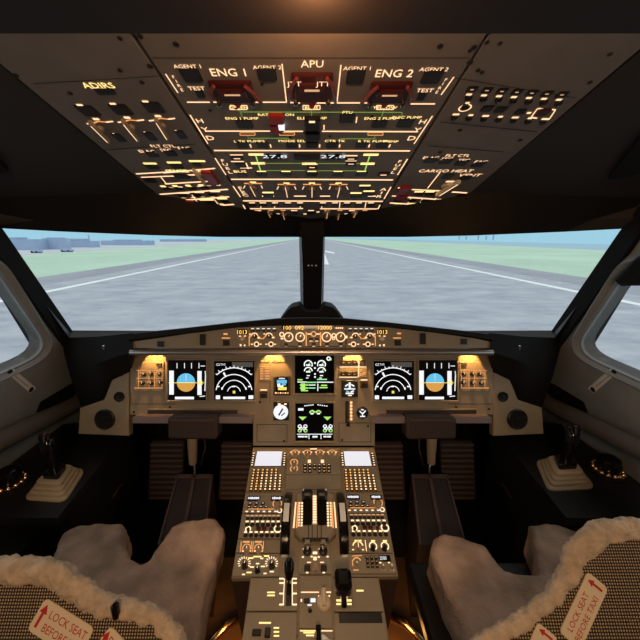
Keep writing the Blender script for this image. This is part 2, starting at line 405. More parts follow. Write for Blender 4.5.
def rounded(pts, rad, n=6):
    out = []; k = len(pts)
    for i in range(k):
        p, a, c = Vector(pts[i]), Vector(pts[i - 1]), Vector(pts[(i + 1) % k]); r = rad[i] if isinstance(rad, (list, tuple)) else rad
        d1, d2 = (a - p).normalized(), (c - p).normalized()
        for j in range(n + 1):
            t = j / n; p1, p2 = p + d1 * r, p + d2 * r
            out.append((1 - t) ** 2 * p1 + 2 * t * (1 - t) * p + t * t * p2)
    return out
def holed(name, plane, outer, hole, w0, w1, m, m_in=None):
    """a plate on a plane with an opening, all four faces built"""
    bm = bmesh.new(); loops = []
    for lp in (outer, hole):
        vs = [bm.verts.new((p[0], p[1], w1)) for p in lp]; loops.append(vs)
        for i in range(len(vs)): bm.edges.new((vs[i], vs[(i + 1) % len(vs)]))
    bmesh.ops.triangle_fill(bm, edges=bm.edges[:], use_beauty=True)
    r = bmesh.ops.extrude_face_region(bm, geom=bm.faces[:])
    bmesh.ops.translate(bm, vec=(0, 0, w0 - w1), verts=[v for v in r['geom'] if isinstance(v, bmesh.types.BMVert)])
    bmesh.ops.recalc_face_normals(bm, faces=bm.faces[:])
    me = bpy.data.meshes.new(name); bm.to_mesh(me); bm.free(); me.materials.append(M[m])
    me.polygons.foreach_set('use_smooth', [True] * len(me.polygons)); me.set_sharp_from_angle(angle=R(30))
    o = bpy.data.objects.new(name, me); COL.objects.link(o); o.matrix_world = plane.mat(0, 0); return o

SIDE = {}; WS = {}
for s, nm in ((-1, 'left'), (1, 'right')):
    SIDE[s] = Plane((s * 1.0, 0, 1.05), (0, -s, 0), (-s * .3, 0, 1))
    A = EYE + Vector((s * .975, 1.25, -.40)); B = EYE + Vector((s * .887, .945, .02)); Cc = EYE + Vector((s * .066, 1.7, -.428))
    if s < 0: u = (Cc - A).normalized(); v = (B - A)
    else: u = (A - Cc).normalized(); v = (B - A)
    v = (v - u * v.dot(u)).normalized(); WS[s] = Plane(A, u, v)
def sp(s, y, z):   # (Y, z relative to the eye) -> side plane coordinates
    return (-s * y, (z + .35) / .9578)
WIN = {}
for s, nm in ((-1, 'left'), (1, 'right')):
    P = SIDE[s]
    outer = [sp(s, *q) for q in ((-1.3, -1.42), (1.9, -1.42), (1.9, -.72), (1.26, -.42), (.945, .02), (.70, .37), (-1.3, .37))]
    win = rounded([sp(s, *q) for q in ((1.185, -.432), (.15, -.45), (.15, -.075), (.935, -.085))], [.12, .08, .08, .05])
    WIN[s] = win
    struct(holed('wall_' + nm, P, outer, win, -.05, 0, 'wall'))
    big = rounded([sp(s, *q) for q in ((1.245, -.462), (.10, -.485), (.10, -.04), (.965, -.045))], [.15, .1, .1, .06])
    # raised window bezel, sloping from the wall down to the glass
    mb = MB(); n = len(win)
    rows = [[(p[0], p[1], 0.0) for p in big], [(p[0] * .6 + q[0] * .4, p[1] * .6 + q[1] * .4, .012) for p, q in zip(big, win)], [(q[0], q[1], -.01) for q in win], [(q[0], q[1], -.05) for q in win]]
    vs = [v for r_ in rows for v in r_]
    mb.add(vs, [(k * n + i, k * n + (i + 1) % n, (k + 1) * n + (i + 1) % n, (k + 1) * n + i) for k in range(3) for i in range(n)], 'wall2')
    o = struct(mb.build('trim_1' if s < 0 else 'trim_2')); o.matrix_world = P.mat(0, 0)
    g = struct(MB().prism(win, -.046, -.040, 'glass').build('window_1' if s < 0 else 'window_4')); g.matrix_world = P.mat(0, 0)
    # windshield frame and pane
    W = WS[s]; mx = (lambda x: x) if s < 0 else (lambda x: 2 * CX - x)
    hole = [(-8, 227.6), (60, 231.2), (150, 235), (220, 236.6), (302.5, 236.6), (303.5, 332), (190, 338), (70, 339)]
    hole = rounded([W.uv(mx(x), y) for x, y in hole], .004, 2)
    out = [W.uv(mx(x), y) for x, y in ((312, 105), (312, 362), (48, 374), (-52, 212), (-60, 105))]
    struct(holed('trim_3' if s < 0 else 'trim_4', W, out, hole, -.045, 0, 'black'))
    g = struct(MB().prism(hole, -.04, -.034, 'glass').build('window_2' if s < 0 else 'window_3')); g.matrix_world = W.mat(0, 0)
    # black pillar strip between windshield and side wall
    st = [(2, 231), (78, 341), (104, 376), (98, 384), (68, 354), (-12, 246), (-48, 190), (-30, 190)]
    st2 = [P.uv(mx(x), y) for x, y in st]
    o = struct(MB().prism(st2, -.02, .012, 'matt', .004).build('trim_5' if s < 0 else 'trim_6')); o.matrix_world = P.mat(0, 0)
    # grab-plate / silver placard below the side window
    pn = Panel(P, mx(20.5), 380, 'latch_plate', ('silver latch plate below the left side window' if s < 0 else 'silver latch plate below the right side window'), 'latch plate', 'window latch plates')
    poly = [(7, 373.5), (13, 368.5), (36, 388), (30, 393)]
    pn.plate([(mx(x), y) for x, y in poly], .002, 'silver', 'plate', .0006, .002)
    for x, y in ((9.5, 371.5), (30.5, 389.5)): pn.hole(mx(x), y, 2.2, 'black', 'fastener').scale = (1, 1, 3)
    a, c = pn.L(mx(15), 376, .002), pn.L(mx(28), 386.5, .002)
    pn.part('lettering', MB().line(a, c, .0016, .0024, 'trim'))
    # lower rail under the side trim with a flat black patch painted for the pocket's shade
    mb = MB()
    path = [at_plane(mx(x), y, P.o + P.n * w, P.n) for x, y, w in ((-60, 470, .05), (0, 441, .05), (40, 421, .05), (75, 404, .05), (97, 389, .045), (100, 380, .03), (93, 366, .01))]
    mb.tube(path, [.034, .034, .034, .032, .028, .022, .015], 'rail', 10)
    struct(mb.build('trim_7' if s < 0 else 'trim_8'))
    pk = [P.uv(mx(x), y, .0) for x, y in ((36, 412), (40, 402), (70, 384), (84, 379), (85, 386), (70, 398), (42, 420))]
    pkt = MB().prism(rounded([Vector(q) for q in pk], .006, 3), -.004, .003, 'matt').build('pocket_shade'); pkt.matrix_world = P.mat(0, 0)
    tag(pkt, 'flat black patch standing for the shaded pocket in the %s side trim' % nm, 'pocket', 'side trim pockets')
    # square fastener recesses on the pillar
    for x, y in ((19.5, 271), (6, 255)):
        q = P.uv(mx(x), y, .0); o = MB().rbox(0, 0, -.002, .003, .028, .028, .005, 'matt', .001).build('pillar_socket'); o.matrix_world = P.mat(*q)
        tag(o, ('lower' if y > 260 else 'upper') + ' dark square socket on the %s window pillar' % nm, 'socket', 'pillar sockets')
# roller blind over the top of the right side window
P = SIDE[1]
bl = rounded([Vector(P.uv(x, y)) for x, y in ((622, 277), (628, 284), (640, 283.5), (720, 283), (720, 235), (672, 240), (645, 255))], .006, 3)
o = MB().prism(bl, .004, .03, 'matt', .008).build('window_blind'); o.matrix_world = P.mat(0, 0)
tag(o, 'black rounded blind housing above the right side window', 'window blind')

# header above the windshield, side ceiling trims, rear beam
def wsp(x, y): return at_plane(x, y, WS[-1 if x < CX else 1].o, WS[-1 if x < CX else 1].n)
def ovp(x, y, w=-.004): return at_plane(x, y, OVER.o + OVER.n * w, OVER.n)
def swp(x, y): s = -1 if x < CX else 1; return at_plane(x, y, SIDE[s].o, SIDE[s].n)
mb = MB(); bot, top = [], []
PL, PR = swp(-12, 200), swp(636, 200)
for x, y in ((-14, 227.5), (60, 231.5), (150, 235.2), (220, 237), (302, 237), (322, 237), (404, 237), (474, 235.5), (564, 231.8), (638, 228)): bot.append(wsp(x, y))
L1, R1 = ovp(186, 219.5), ovp(440, 219.5)
top = [PL, PL.lerp(L1, .35), PL.lerp(L1, .72), L1, ovp(285, 221), ovp(340, 221), R1, PR.lerp(R1, .72), PR.lerp(R1, .35), PR]
mid = [(a * .45 + c * .55) + Vector((0, -.03, -.012)) for a, c in zip(bot, top)]
mb.loft([bot, mid, top], 'trim'); mb.loft([[v + Vector((0, .06, .02)) for v in r_] for r_ in (bot, mid, top)], 'trim')
struct(mb.build('trim_9'))
for s in (-1, 1):
    mx = (lambda x: x) if s < 0 else (lambda x: 2 * CX - x)
    a, c = ovp(mx(186), 219.5), ovp(mx(-46), 27)
    d, e = swp(mx(-12), 200), EYE + Vector((s * .84, .20, .19))
    n = Vector((0, 0, .03))
    struct(MB().hexa([a, c, e, d], [a + n, c + n, e + n, d + n], 'trim').build('trim_10' if s < 0 else 'trim_11'))
    m0 = a.lerp(d, .30).lerp(c.lerp(e, .30), .5)
z0 = EYE.z + .246
struct(MB().hexa([(-.88, -.6, z0), (.88, -.6, z0), (.88, .478, z0), (-.88, .478, z0)], [(-.88, -.6, CZ), (.88, -.6, CZ), (.88, .478, CZ), (-.88, .478, CZ)], 'beam').build('trim_12'))
# sun visors folded against the side ceiling
for s in (-1, 1):
    mx = (lambda x: x) if s < 0 else (lambda x: 2 * CX - x)
    pts = []
    a, c = ovp(mx(186), 219.5), ovp(mx(-46), 27); d = swp(mx(-12), 200); nn = (c - a).cross(d - a).normalized()
    if nn.z > 0: nn = -nn
    pl = Plane(a, (c - d).normalized(), nn.cross((c - d).normalized()))
    poly = [(15, 174), (-20, 128), (-62, 125), (-62, 168), (-20, 168)] if s > 0 else [(8, 166), (-20, 138), (-62, 135), (-62, 172), (-20, 172)]
    q = [Vector(pl.uv(mx(x), y, 0)) for x, y in poly]; sg = 1 if pl.n.dot(nn) > 0 else -1
    o = MB().prism(rounded(q, .004, 2), .002 * sg, .014 * sg, 'matt').build('sun_visor'); o.matrix_world = pl.mat(0, 0)
    tag(o, 'black pointed sun visor against the %s ceiling trim' % ('left' if s < 0 else 'right'), 'sun visor', 'sun visors')

# centre post with its flared foot
mb = MB()
q = lambda x, y, t: at_depth(x, y, t)
def ring_(y, x0, x1, t, th): return [q(x0, y, t), q(x1, y, t), q(x1, y, t) + Vector((0, th, 0)), q(x0, y, t) + Vector((0, th, 0))]
mb.loft([ring_(222, 300.5, 324, 1.25, .10), ring_(240, 301.5, 323.2, 1.29, .10), ring_(270, 303, 322.3, 1.37, .10), ring_(312, 304.5, 321, 1.50, .10), ring_(330, 304.5, 321, 1.54, .10)], 'black', True)
post = struct(mb.build('trim_13'))
mb = MB()
foot = [(279, 322), (287, 311), (291, 307.5), (299, 305.5), (302, 309), (306, 312), (319, 312), (322, 309), (325, 305.5), (333, 307.5), (337, 311), (345, 322)]
f0 = [q(x, y, 1.40) for x, y in foot]; mb.loft([f0, [v + Vector((0, .10, 0)) for v in f0]], 'matt', True)
ft = mb.build('compass_shroud'); tag(ft, 'black flared shroud at the foot of the centre windshield post', 'shroud')
mb = MB()
for x, w in ((308.5, 1.0), (312, .8), (316, 1.0)):
    p = q(x, 265.5, 1.352); mb.add([p + Vector((a * w * .003, -.002, c * .0028)) for a, c in ((-1, -1), (1, -1), (1, 1), (-1, 1))], [(0, 1, 2, 3)], 'white')
o = mb.build('sighting_mark'); tag(o, 'row of three tiny pale sighting marks on the centre post', 'marking')

# reading lamp on the rear beam
lp = EYE + Vector((.004, .372, .246)); rt = empty('reading_lamp', 'small round amber lamp on the ceiling beam above the overhead panel', 'lamp', lp)
MB().lathe(0, 0, [(.022, 0), (.022, -.006), (.016, -.008), (.016, -.004)], 'black', 18).build('bezel', rt)
M['lens'] = emit('lamp_lens', (1, .42, .10), 1.2)
MB().lathe(0, 0, [(.0155, -.004), (.013, -.009), (.006, -.0115), (.001, -.012)], 'lens', 18).build('lens', rt)
# ============================================================ OVERHEAD PANELS
# ---- centre
o = Panel(OVER, 312, 217, 'overhead_panel', 'central overhead panel with three red fire handles and rows of lit switches', 'control panel', 'overhead panels')
o.hh = .0022
o.plate([(131, 29), (490, 29), (372.5, 218.5), (256, 218.5)], .02, 'over')
for a in ((152, 58, 470, 58), ): o.ln(*a, .7, 'seam')
for x, y in ((140, 36), (176, 44), (150, 66), (474, 47), (470, 62), (440, 46)): o.hole(x, y, 3)
for x, y in ((236, 108), (262, 84), (290, 137), (330, 136), (372, 116), (437, 160), (210, 110)): o.hole(x, y, 1.6)
def fire_handle(x, y, w, h, name, tx, ty, th):
    q = o.L(x, y); su, sv = o.dim(x, y, w, h)
    r = o.part('fire_handle', MB().rbox(0, 0, 0, .005, su * .8, sv * .86, .004, 'dred', .002).box(0, sv * .08, .005, .009, su * .55, sv * .3, 'dred', .002), (q.x, q.y, 0))
    for sg in (-1, 1):
        o.part('guard_arm', MB().tube([(sg * su * .5, -sv * .45, .003), (sg * su * .46, -sv * .1, .009), (sg * su * .40, sv * .25, .011), (sg * su * .28, sv * .44, .009)], .0028, 'pink', 8), parent=r)
    for sg in (-1, 1): o.part('guard_pivot', MB().lathe(sg * su * .34, -sv * .34, [(.004, .004), (.004, .012), (.0015, .014)], 'chrome', 10), parent=r)
    o.part('warning_light', MB().flat(0, sv * .08, su * .3, sv * .07, .0094, 'warmlo'), parent=r)
    # down pointing arrow under the handle
    m = MB().prism([(-su * .12, -sv * .42), (su * .12, -sv * .42), (0, -sv * .72)], 0, .003, 'red'); o.part('arrow_mark', m, parent=r)
    o.text(name, tx, ty, th, 'warm', sx=.92)
fire_handle(233, 91, 52, 24, 'ENG 1', 228, 72.5, 7.5)
fire_handle(312, 87, 50, 32, 'APU', 312, 64, 7)
fire_handle(389, 91.5, 50, 23, 'ENG 2', 394.5, 73.5, 7.5)
for x, y, s_ in ((294, 84, 'JTT'), (323, 84, 'JTT')): o.text(s_, x, y, 4.5, 'warm', z=.0096)
for x, y, w, h in ((191, 76.5, 20, 15), (267, 76, 19, 14), (355.5, 78, 18, 15), (432, 78.5, 20, 14)): o.btn(x, y, w, h, 'key', .0022)
for x, y, s_ in ((187, 66.5, 'AGENT 1'), (267, 67.5, 'AGENT 2'), (357, 68.5, 'AGENT 1'), (434, 69.5, 'AGENT 2'), (196.5, 88.5, 'TEST'), (425, 90.5, 'TEST')): o.text(s_, x, y, 3.6, 'warm')
for x, y in ((200, 95), (421.5, 97.5)): o.btn(x, y, 8, 7, 'black', .0022)
for a in ((187, 102.3, 224, 102.3), (240, 102.3, 286.5, 102.3), (286.5, 102.3, 282, 64), (337, 102.5, 341, 65), (315, 103, 367, 103), (409, 104, 435, 104), (287, 102.5, 300, 103)): o.ln(*a, 1.3)
def side_title(s_, x0, y0, x1, y1):
    o.ln(x0, y0, x1, y1, 1.3); dx = 6 if x0 < 312 else -6
    n = len(s_)
    for i, ch in enumerate(s_):
        t = (i + .7) / (n + .4); x, y = x0 + (x1 - x0) * t + dx, y0 + (y1 - y0) * t
        o.text(ch, x, y, min(4.2, max(2.2, (y1 - y0) / n * .6)), 'warm', ysc=None)
for a in (('FIRE', 165.5, 74, 178, 93), ('HYD', 190, 115, 208, 144), ('FUEL', 215, 158, 226, 175), ('ELEC', 233, 186, 240.5, 197), ('FIRE', 454, 77, 441, 95),
          ('HYD', 432.5, 116, 414, 144), ('FUEL', 407.5, 159, 397.5, 175), ('AIR', 391, 187, 384, 199)): side_title(*a)
for a in ((243, 205, 249, 216), (380, 205, 374.5, 216)): o.ln(*a, 1.3)
# hydraulics
for x, s_ in ((238.5, 'GREEN'), (311.5, 'BLUE'), (385, 'YELLOW')): o.frame(x, 107.6, 17, 4, .9); o.text(s_, x, 107.6, 2.6, 'gold')
for a in ((241, 112, 402, 112.5), (239, 110, 242.5, 117), (311.5, 110, 311.5, 120), (384, 110, 381.5, 117), (402, 112.5, 402, 116)): o.ln(*a, .9, 'green')
for x, y, s_ in ((242, 118.5, 'ENG 1 PUMP'), (312, 118.3, 'ELEC PUMP'), (347.5, 112.5, 'PTU'), (381, 118.6, 'ENG 2 PUMP'), (407, 117.5, 'ELEC PUMP'), (276, 114.8, 'RAT MAN ON')): o.text(s_, x, y, 2.4, 'gold')
for x, y, w, h in ((244.5, 125, 17, 9), (347, 119.3, 16, 9), (379.5, 124.5, 16, 8), (405.5, 124, 17, 9)): o.btn(x, y, w, h)
o.btn(276.5, 121.5, 15, 8, 'red', .009, 'switch_guard'); o.btn(276.5, 130.5, 12, 8, 'red', .006, 'switch_guard')
o.btn(281.5, 128.5, 6, 5, 'wht', .007, 'indicator_or_glint')  # glowing white patch standing in for the shine on the red guard
o.btn(312.5, 126.5, 16, 11, 'black', .009, 'switch_guard'); o.btn(312.5, 138, 15, 7, 'black', .006, 'switch_guard'); o.rect(312, 122, 6, 2, 'warm', .0094)
for a in ((205, 131.2, 270, 131.2), (284, 131.4, 303, 131.4), (322, 131.4, 418, 131.8)): o.ln(*a, 1.3)
for a in ((324, 125, 324, 130), (357, 117, 356, 123)): o.ln(*a, 1.2)
# fuel
for x in (247.5, 287, 375.5): o.frame(x, 134, 15, 2.6, .8, 'orange')
for a in ((250, 138.3, 290, 138.3), (340, 138.8, 376, 138.8), (247.5, 135.5, 249, 139), (375, 135.5, 374, 139)): o.ln(*a, .7, 'green')
for x, s_ in ((240, 'L TK'), (256, 'PUMPS'), (292, 'MODE SEL'), (335, 'CTR TK'), (374, 'R TK PUMPS'), (391, 'PUMP')): o.text(s_, x, 141 + (x - 312) ** 2 * .0001, 2.1, 'gold')
for x in (243, 263, 292, 312, 332, 361.5, 382): o.btn(x, 145.8, 12.5, 6, 'key', .0022); o.rect(x + 7.6, 146, 1.2, 3)
o.ln(214, 150.6, 410, 151, 1.3)
# electrics
for x, y, w in ((236.5, 155, 13), (237.5, 161.6, 13), (246, 168, 12)): o.ln(x - w / 2, y, x + w / 2, y, 1.0)
o.btn(237, 158.6, 13, 4.4, legend='bar'); o.btn(241, 166, 11, 4.6); o.ln(246, 163, 248.5, 169, 1.4)
for x, y in ((256, 154.6), (371, 154.8), (258, 163.4), (367.5, 163.8), (309, 163.8)): o.rect(x, y, 15 if y < 160 else 14, 2, 'gold'); 
o.ln(255.5, 155, 261, 172, 1.3, 'lime'); o.ln(370, 155, 364.5, 172, 1.3, 'lime')
for a in ((262, 163.4, 305, 163.4), (318, 163.6, 364, 163.6), (266, 170.6, 305, 170.6), (318, 170.8, 364, 170.8)): o.ln(*a, .7, 'green')
for x, s_ in ((274.5, '27.8'), (333, '27.8')):
    o.btn(x, 157.6, 18, 4.5, 'gloss', .003, 'display_window'); o.text(s_, x, 156.6, 3, 'wht', z=.0034, sx=1.6)
o.btn(307, 158, 26, 4.6, 'key', .005)
for x, y, w in ((351, 159, 13), (312, 167.5, 11), (351, 164, 11)): o.btn(x, y, w, 4, legend='bar'); o.rect(x, y - 3.2, w, 1)
for x in (261.5, 286, 312, 338, 361.5): o.btn(x, 174.6, 12, 4.6); o.rect(x, 171.6, 9, 1.3, 'gold')
o.btn(383.5, 175, 12, 4.6, 'dred', legend='bar'); o.btn(242, 175.5, 10, 4, 'dred', .003)
o.text('BUS', 240, 171.6, 2.2, 'gold')
o.ln(231, 179.4, 306, 179.4, 1.3); o.ln(306, 179.4, 393, 180, 1.3)
# air conditioning
for x, y in ((253, 189.5), (286.5, 190.5), (312, 190.5), (338.5, 190.5)):
    o.grip(x, y, 7, 12, 'beige', .014, pm='warm'); o.ln(x - 9, y - 6, x + 9, y - 6, 1.2, 'orange'); o.ln(x - 8, y - 4, x - 9.5, y - 1, 1.0); o.ln(x + 8, y - 4, x + 9.5, y - 1, 1.0)
    o.rect(x, y - 7.2, 6, 1.2, 'gold')
for x, y in ((268, 192), (356, 192.5), (369, 190.6), (365, 185)): o.btn(x, y + 4, 11, 3.4); o.rect(x, y + .6, 11, 1.3, 'gold')
for x, w in ((268, 12), (300, 12), (325, 10), (372, 8)): o.rect(x, 196.2, w, .9)
o.ln(243, 200.9, 383, 201.4, 1.2)
# lowest rows
for i, x in enumerate((252, 263, 275, 288, 300, 323, 335, 347, 359, 371)):
    o.btn(x, 205.2, 8, 2.8); o.rect(x, 202.9, 6, .8, 'warm')
for x in (260, 274, 300, 322, 340, 366): o.ln(x, 202, x + (312 - x) * .02, 208, .9)
o.ln(250, 208.8, 303, 208.6, 1.0); o.ln(320, 208.8, 378, 209, 1.0)
for x in (258, 294, 311, 352): o.btn(x, 213.2, 8, 3); o.rect(x, 210.6, 6, .8)
for x, y, w in ((270, 215, 5), (284, 216, 5), (327, 214, 7), (338, 217.5, 4), (354.5, 214, 7), (362, 219, 4)):
    o.grip(x, y, w, 7, 'beige', .014, pm='orange')
for x in (257, 271, 283, 295, 327, 340, 355, 365): o.rect(x, 210.4, 5, .8, 'orange')
for x, y in ((278, 214), (305, 214), (318, 212), (346, 214)): o.rect(x, y, 3, .8, 'warm')
o.done()

# ---- left
o = Panel(OVER, 210, 216, 'overhead_panel', 'left overhead panel with three beige rotary selectors under an amber lit title', 'control panel', 'overhead panels')
o.hh = .0022
o.plate([(127, 29), (253.5, 218.5), (186, 218.5), (-42, 29)], .02, 'over')
for a in ((33, 84, 160, 76), (104, 150, 196, 144)): o.ln(*a, .7, 'seam')
for x, y in ((120, 38), (136, 30), (70, 93), (142, 82), (108, 142), (16, 75), (120, 70)): o.hole(x, y, 2.4)
o.text('ADIRS', 98, 85.5, 5.5, 'gold'); o.rect(98, 88.4, 14, 1.2, 'warmlo')
o.btn(105, 92.3, 19, 6)
for x, y in ((88, 112), (121, 110.8), (153.5, 108.5)):
    o.btn(x, y, 19, 11); o.rect(x - 8, y - 6.6, 6, 2.4)
for i, (x, y) in enumerate(((100, 131.5), (131, 130), (162, 128.5))):
    q = o.grip(x, y, 8, 20, 'beige', .014, pm='hot', rot=-.12)
    yy = y - 9.5
    o.ln(x - 13, yy + 2, x - 6, yy + 1, 1.3); o.ln(x - 6, yy + 1, x - 2, yy - .6, 1.2, 'orange'); o.ln(x - 2, yy - .6, x + 6, yy + .3, 1.2, 'orange'); o.ln(x + 6, yy + .3, x + 13, yy - .6, 1.3)
    o.rect(x - 4, yy - 2.8, 6, 2); o.btn(x + 19, y + 7, 9, 8, 'black', .0022); o.rect(x + 14, y + 2.6, 2, 1.6)
for x, y in ((152, 155), (170.5, 154), (187, 151.5)): o.btn(x, y, 12, 5.6)
for x, y, s_ in ((163, 146.2, 'FLT CTL'), (147, 151.4, 'ELAC'), (166, 150.2, 'SEC'), (184, 148.2, 'FAC')): o.text(s_, x, y, 2.6, 'warm', sx=.9)
for x, y, w in ((150, 163.6, 13), (174, 162.6, 14), (197, 161.2, 16), (151, 165.5, 8)): o.rect(x, y, w, 1.6, 'gold')
o.btn(152, 167.4, 13, 4.5); o.btn(177, 167, 12, 4); o.btn(197, 165, 8, 3)
o.ln(136, 174, 170, 172, 1.2); o.ln(163, 173, 215, 168.4, 1.2)
o.text('EVAC', 177, 171.2, 2.6, 'gold'); o.text('EMER CALL', 190, 171, 2.4, 'gold'); o.ln(141, 177.4, 176, 176, 1.0); o.ln(160, 176, 166, 183.4, 1.2)
o.btn(182, 177, 16, 4); o.btn(150, 180.8, 13, 4.6); o.rect(192, 175, 12, 1)
o.ln(165, 184, 212, 181.2, 1.2)
o.grip(199.5, 176.5, 5, 14, 'beige2', .016, pm=None, name='toggle_lever'); o.btn(210.5, 179.8, 10, 12, 'red', .010, 'switch_guard')
for x in (163, 175, 188, 201): o.rect(x, 186.4 - (x - 163) * .03, 5, 1.5, 'gold'); o.btn(x + 4, 189, 8, 2.4)
o.ln(160, 194.4, 228, 189.4, 1.2)
for x in (184, 199, 215): o.rect(x, 193 - (x - 184) * .05, 10, 1.3); o.btn(x - 2, 195.6, 9, 2.6)
o.ln(169, 201.4, 229, 196.8, 1.2); o.ln(192, 194.8, 199, 204.6, 1.0); o.ln(213, 198, 218, 204, 1.0)
o.rect(206, 199.6, 14, 1.8, 'gold'); o.rect(222, 198.6, 10, 1.4, 'gold'); o.btn(190.5, 205, 11, 6, 'red', .007, 'switch_guard'); o.btn(210, 203, 10, 2.6); o.btn(225, 202, 8, 2.6)
o.ln(176, 208.4, 200, 206.8, 1.2); o.ln(200, 207, 234, 204.4, 1.2); o.rect(210, 207, 9, 1.2, 'gold')
o.ln(182, 213.4, 214, 211.6, 1.2); o.ln(214, 211.6, 240, 209.6, 1.1)
for x in (198, 224): o.btn(x, 210, 8, 2.4)
o.grip(229.5, 216.5, 6, 7, 'beige', .02, pm='orange'); o.rect(228, 211.5, 16, 1, 'warm'); o.btn(205, 215.4, 9, 2.4); o.btn(243, 213, 6, 2.4)
for y0, n in ((176, 5), (187.5, 6), (198, 5), (205.5, 4)):
    for i in range(n):
        x = (166, 172, 186, 196)[(176, 187.5, 198, 205.5).index(y0)] + i * 9.5 - (y0 - 176) * .1
        if x < 250 - (217 - y0) * .66 - 8: o.rect(x, y0 - i * .45, 4.2, .8, 'warm' if i % 2 else 'warmlo')
o.done()

# ---- right
o = Panel(OVER, 414, 216, 'overhead_panel', 'right overhead panel with two rows of small dark knobs and an audio key grid', 'control panel', 'overhead panels')
o.hh = .0022
o.plate([(493, 29), (375, 218.5), (440, 218.5), (664, 29)], .02, 'over')
for a in ((455, 78, 576, 98), (440, 122, 538, 132), (428, 146, 505, 152)): o.ln(*a, .7, 'seam')
for x, y in ((487, 42), (500, 43), (470, 50), (482, 72), (610, 54), (590, 82), (460, 130), (440, 152), (520, 140), (478, 70)): o.hole(x, y, 2.2)
for i in range(7):
    t = i / 6; x, y = 471 + 90 * t, 90.2 + 5.2 * t
    o.btn(x + 1, y, 10.5, 6, 'black', .0015, 'receive_key'); o.rect(x + 1, y - .4, 3.4, .9, 'warmlo', .002)
    o.rect(x - 2, y + 4.4, 5.5, 1.7, 'warm'); o.knob(x - 2.5, y + 9, 3.2, 'black', .003, None)
    x2 = 452 + 89 * t; y2 = 114.5 + 4.6 * t; o.rect(x2 + 4, y2, 4.5 if i % 2 else 6.5, 1.5, 'warm'); o.knob(x2 + 2, y2 + 4, 3, 'black', .003, None)
o.arc(465, 108, 5.6, 1.2); o.knob(465, 108, 3.4, 'black', .003, None); o.rect(467.5, 103, 4, 1.4)
o.btn(487, 109.6, 11, 5.6, 'black'); o.btn(500.5, 110.6, 11, 5.6, 'black'); o.btn(520.5, 112.5, 10, 5, 'black'); o.btn(543, 113.5, 12, 6, 'dred', .004)
for a in ((531, 117.4, 537.5, 108.6), (537.5, 108.6, 543, 108.8), (548, 109.2, 555.5, 110), (555.5, 110, 549, 119.6), (549, 119.6, 544, 119.2), (537, 118.4, 531, 117.4)): o.ln(*a, 1.2)
o.rect(529, 113, 4, 1.6)
o.done()
for x, y in ((430.5, 161), (446, 162), (461.5, 163.6), (478.5, 165)): o.btn(x, y, 12.5, 5.4)
for x, y, s_ in ((431, 157.8, 'ELAC'), (458, 155.6, 'FLT CTL'), (447, 158.8, 'SEC'), (481, 161.8, 'FAC'), (464, 160.2, 'SEC')): o.text(s_, x, y, 2.4, 'warm', sx=.9)
for x, y, w in ((446, 171, 24), (470, 175.2, 18)): o.text('CARGO HEAT' if w > 20 else 'VENT', x, y, 2.6, 'warm', sx=.95)
o.btn(448, 177, 11, 4.6); o.btn(466, 178, 11, 4.4); o.ln(440, 172.5, 427.5, 188.4, 1.2)
o.grip(447.5, 188, 12, 14, 'beige2', .016, pm='hot', rot=-.15); o.rect(450, 181.6, 8, 1.4)
o.btn(403.5, 192, 10, 7, 'red', .009, 'switch_guard'); o.btn(402, 198.5, 10, 5, 'red', .007, 'switch_guard')
o.ln(398, 187.8, 410, 188.4, 1.2); o.ln(412, 189.6, 440, 191, 1.2); o.ln(452, 192, 467, 193, 1.2)
for x in (419, 430): o.rect(x, 191.8, 9, 1.2, 'gold'); o.btn(x, 194.4, 9, 2.6)
o.ln(408, 197.4, 452, 200.4, 1.2); o.ln(390, 203, 448, 206.6, 1.1); o.ln(392, 196, 396, 196.2, 1)
for x in (411, 423, 436): o.ln(x, 198, x - 4, 204.6, 1); 
for x in (400, 414, 427, 440): o.btn(x - 2, 201, 8, 2.6); o.rect(x - 2, 203.6, 7, .9, 'gold'); o.btn(x - 4, 207.8, 8, 2.4)
o.ln(388, 209.4, 404, 210.4, 1.1); o.ln(410, 210.6, 440, 212.6, 1.1); o.ln(416, 204.6, 411, 210.6, 1); o.btn(462, 195.6, 9, 3, 'dred')
o.grip(397, 214.4, 6, 8, 'beige2', .014, pm='orange'); o.btn(416, 214, 9, 2.4); o.rect(403, 213.5, 8, 1)
o.done()
# ============================================================ MAIN INSTRUMENT PANEL
o = Panel(MAIN, 312, 445, 'instrument_panel', 'wide brown main instrument panel spanning both pilot sides', 'instrument panel')
o.plate([(130, 349), (493, 349), (493, 415), (375, 415), (375, 446), (253, 446), (253, 415), (130, 415)], .05, 'panel', 'faceplate', .002)
for a in ((131, 404, 176, 404), (448, 404, 492, 404), (131, 404, 131, 392), (257, 424.5, 287, 424.5), (339, 423, 371, 423), (257, 424.5, 257, 442), (287, 424.5, 287, 442), (339, 423, 339, 442), (371, 423, 371, 442), (257, 442, 287, 442), (339, 442, 371, 442), (256, 361, 256, 402), (374, 361, 374, 402), (270, 364, 270, 402)):
    o.ln(*a, .7, 'seam')
for x, y in ((260, 402), (284, 441), (342, 440), (368, 426), (134, 412), (170, 407), (456, 407), (489, 409)): o.hole(x, y, 1.2)
o.done('seam_lines')
for x0, x1, nm in ((148, 237.5, 'left'), (386.5, 476, 'right')):
    t = Panel(MAIN, (x0 + x1) / 2, 412, 'table_slot', 'long dark slot under the %s pair of flight displays' % nm, 'slot', 'table slots')
    q = t.dim((x0 + x1) / 2, 411.5, x1 - x0, 6)
    t.part('recess', MB().box(0, 0, 0, .006, q[0], q[1], 'brown', .002)); t.part('lip', MB().box(0, q[1] * .5, 0, .01, q[0], .004, 'panel', .001))

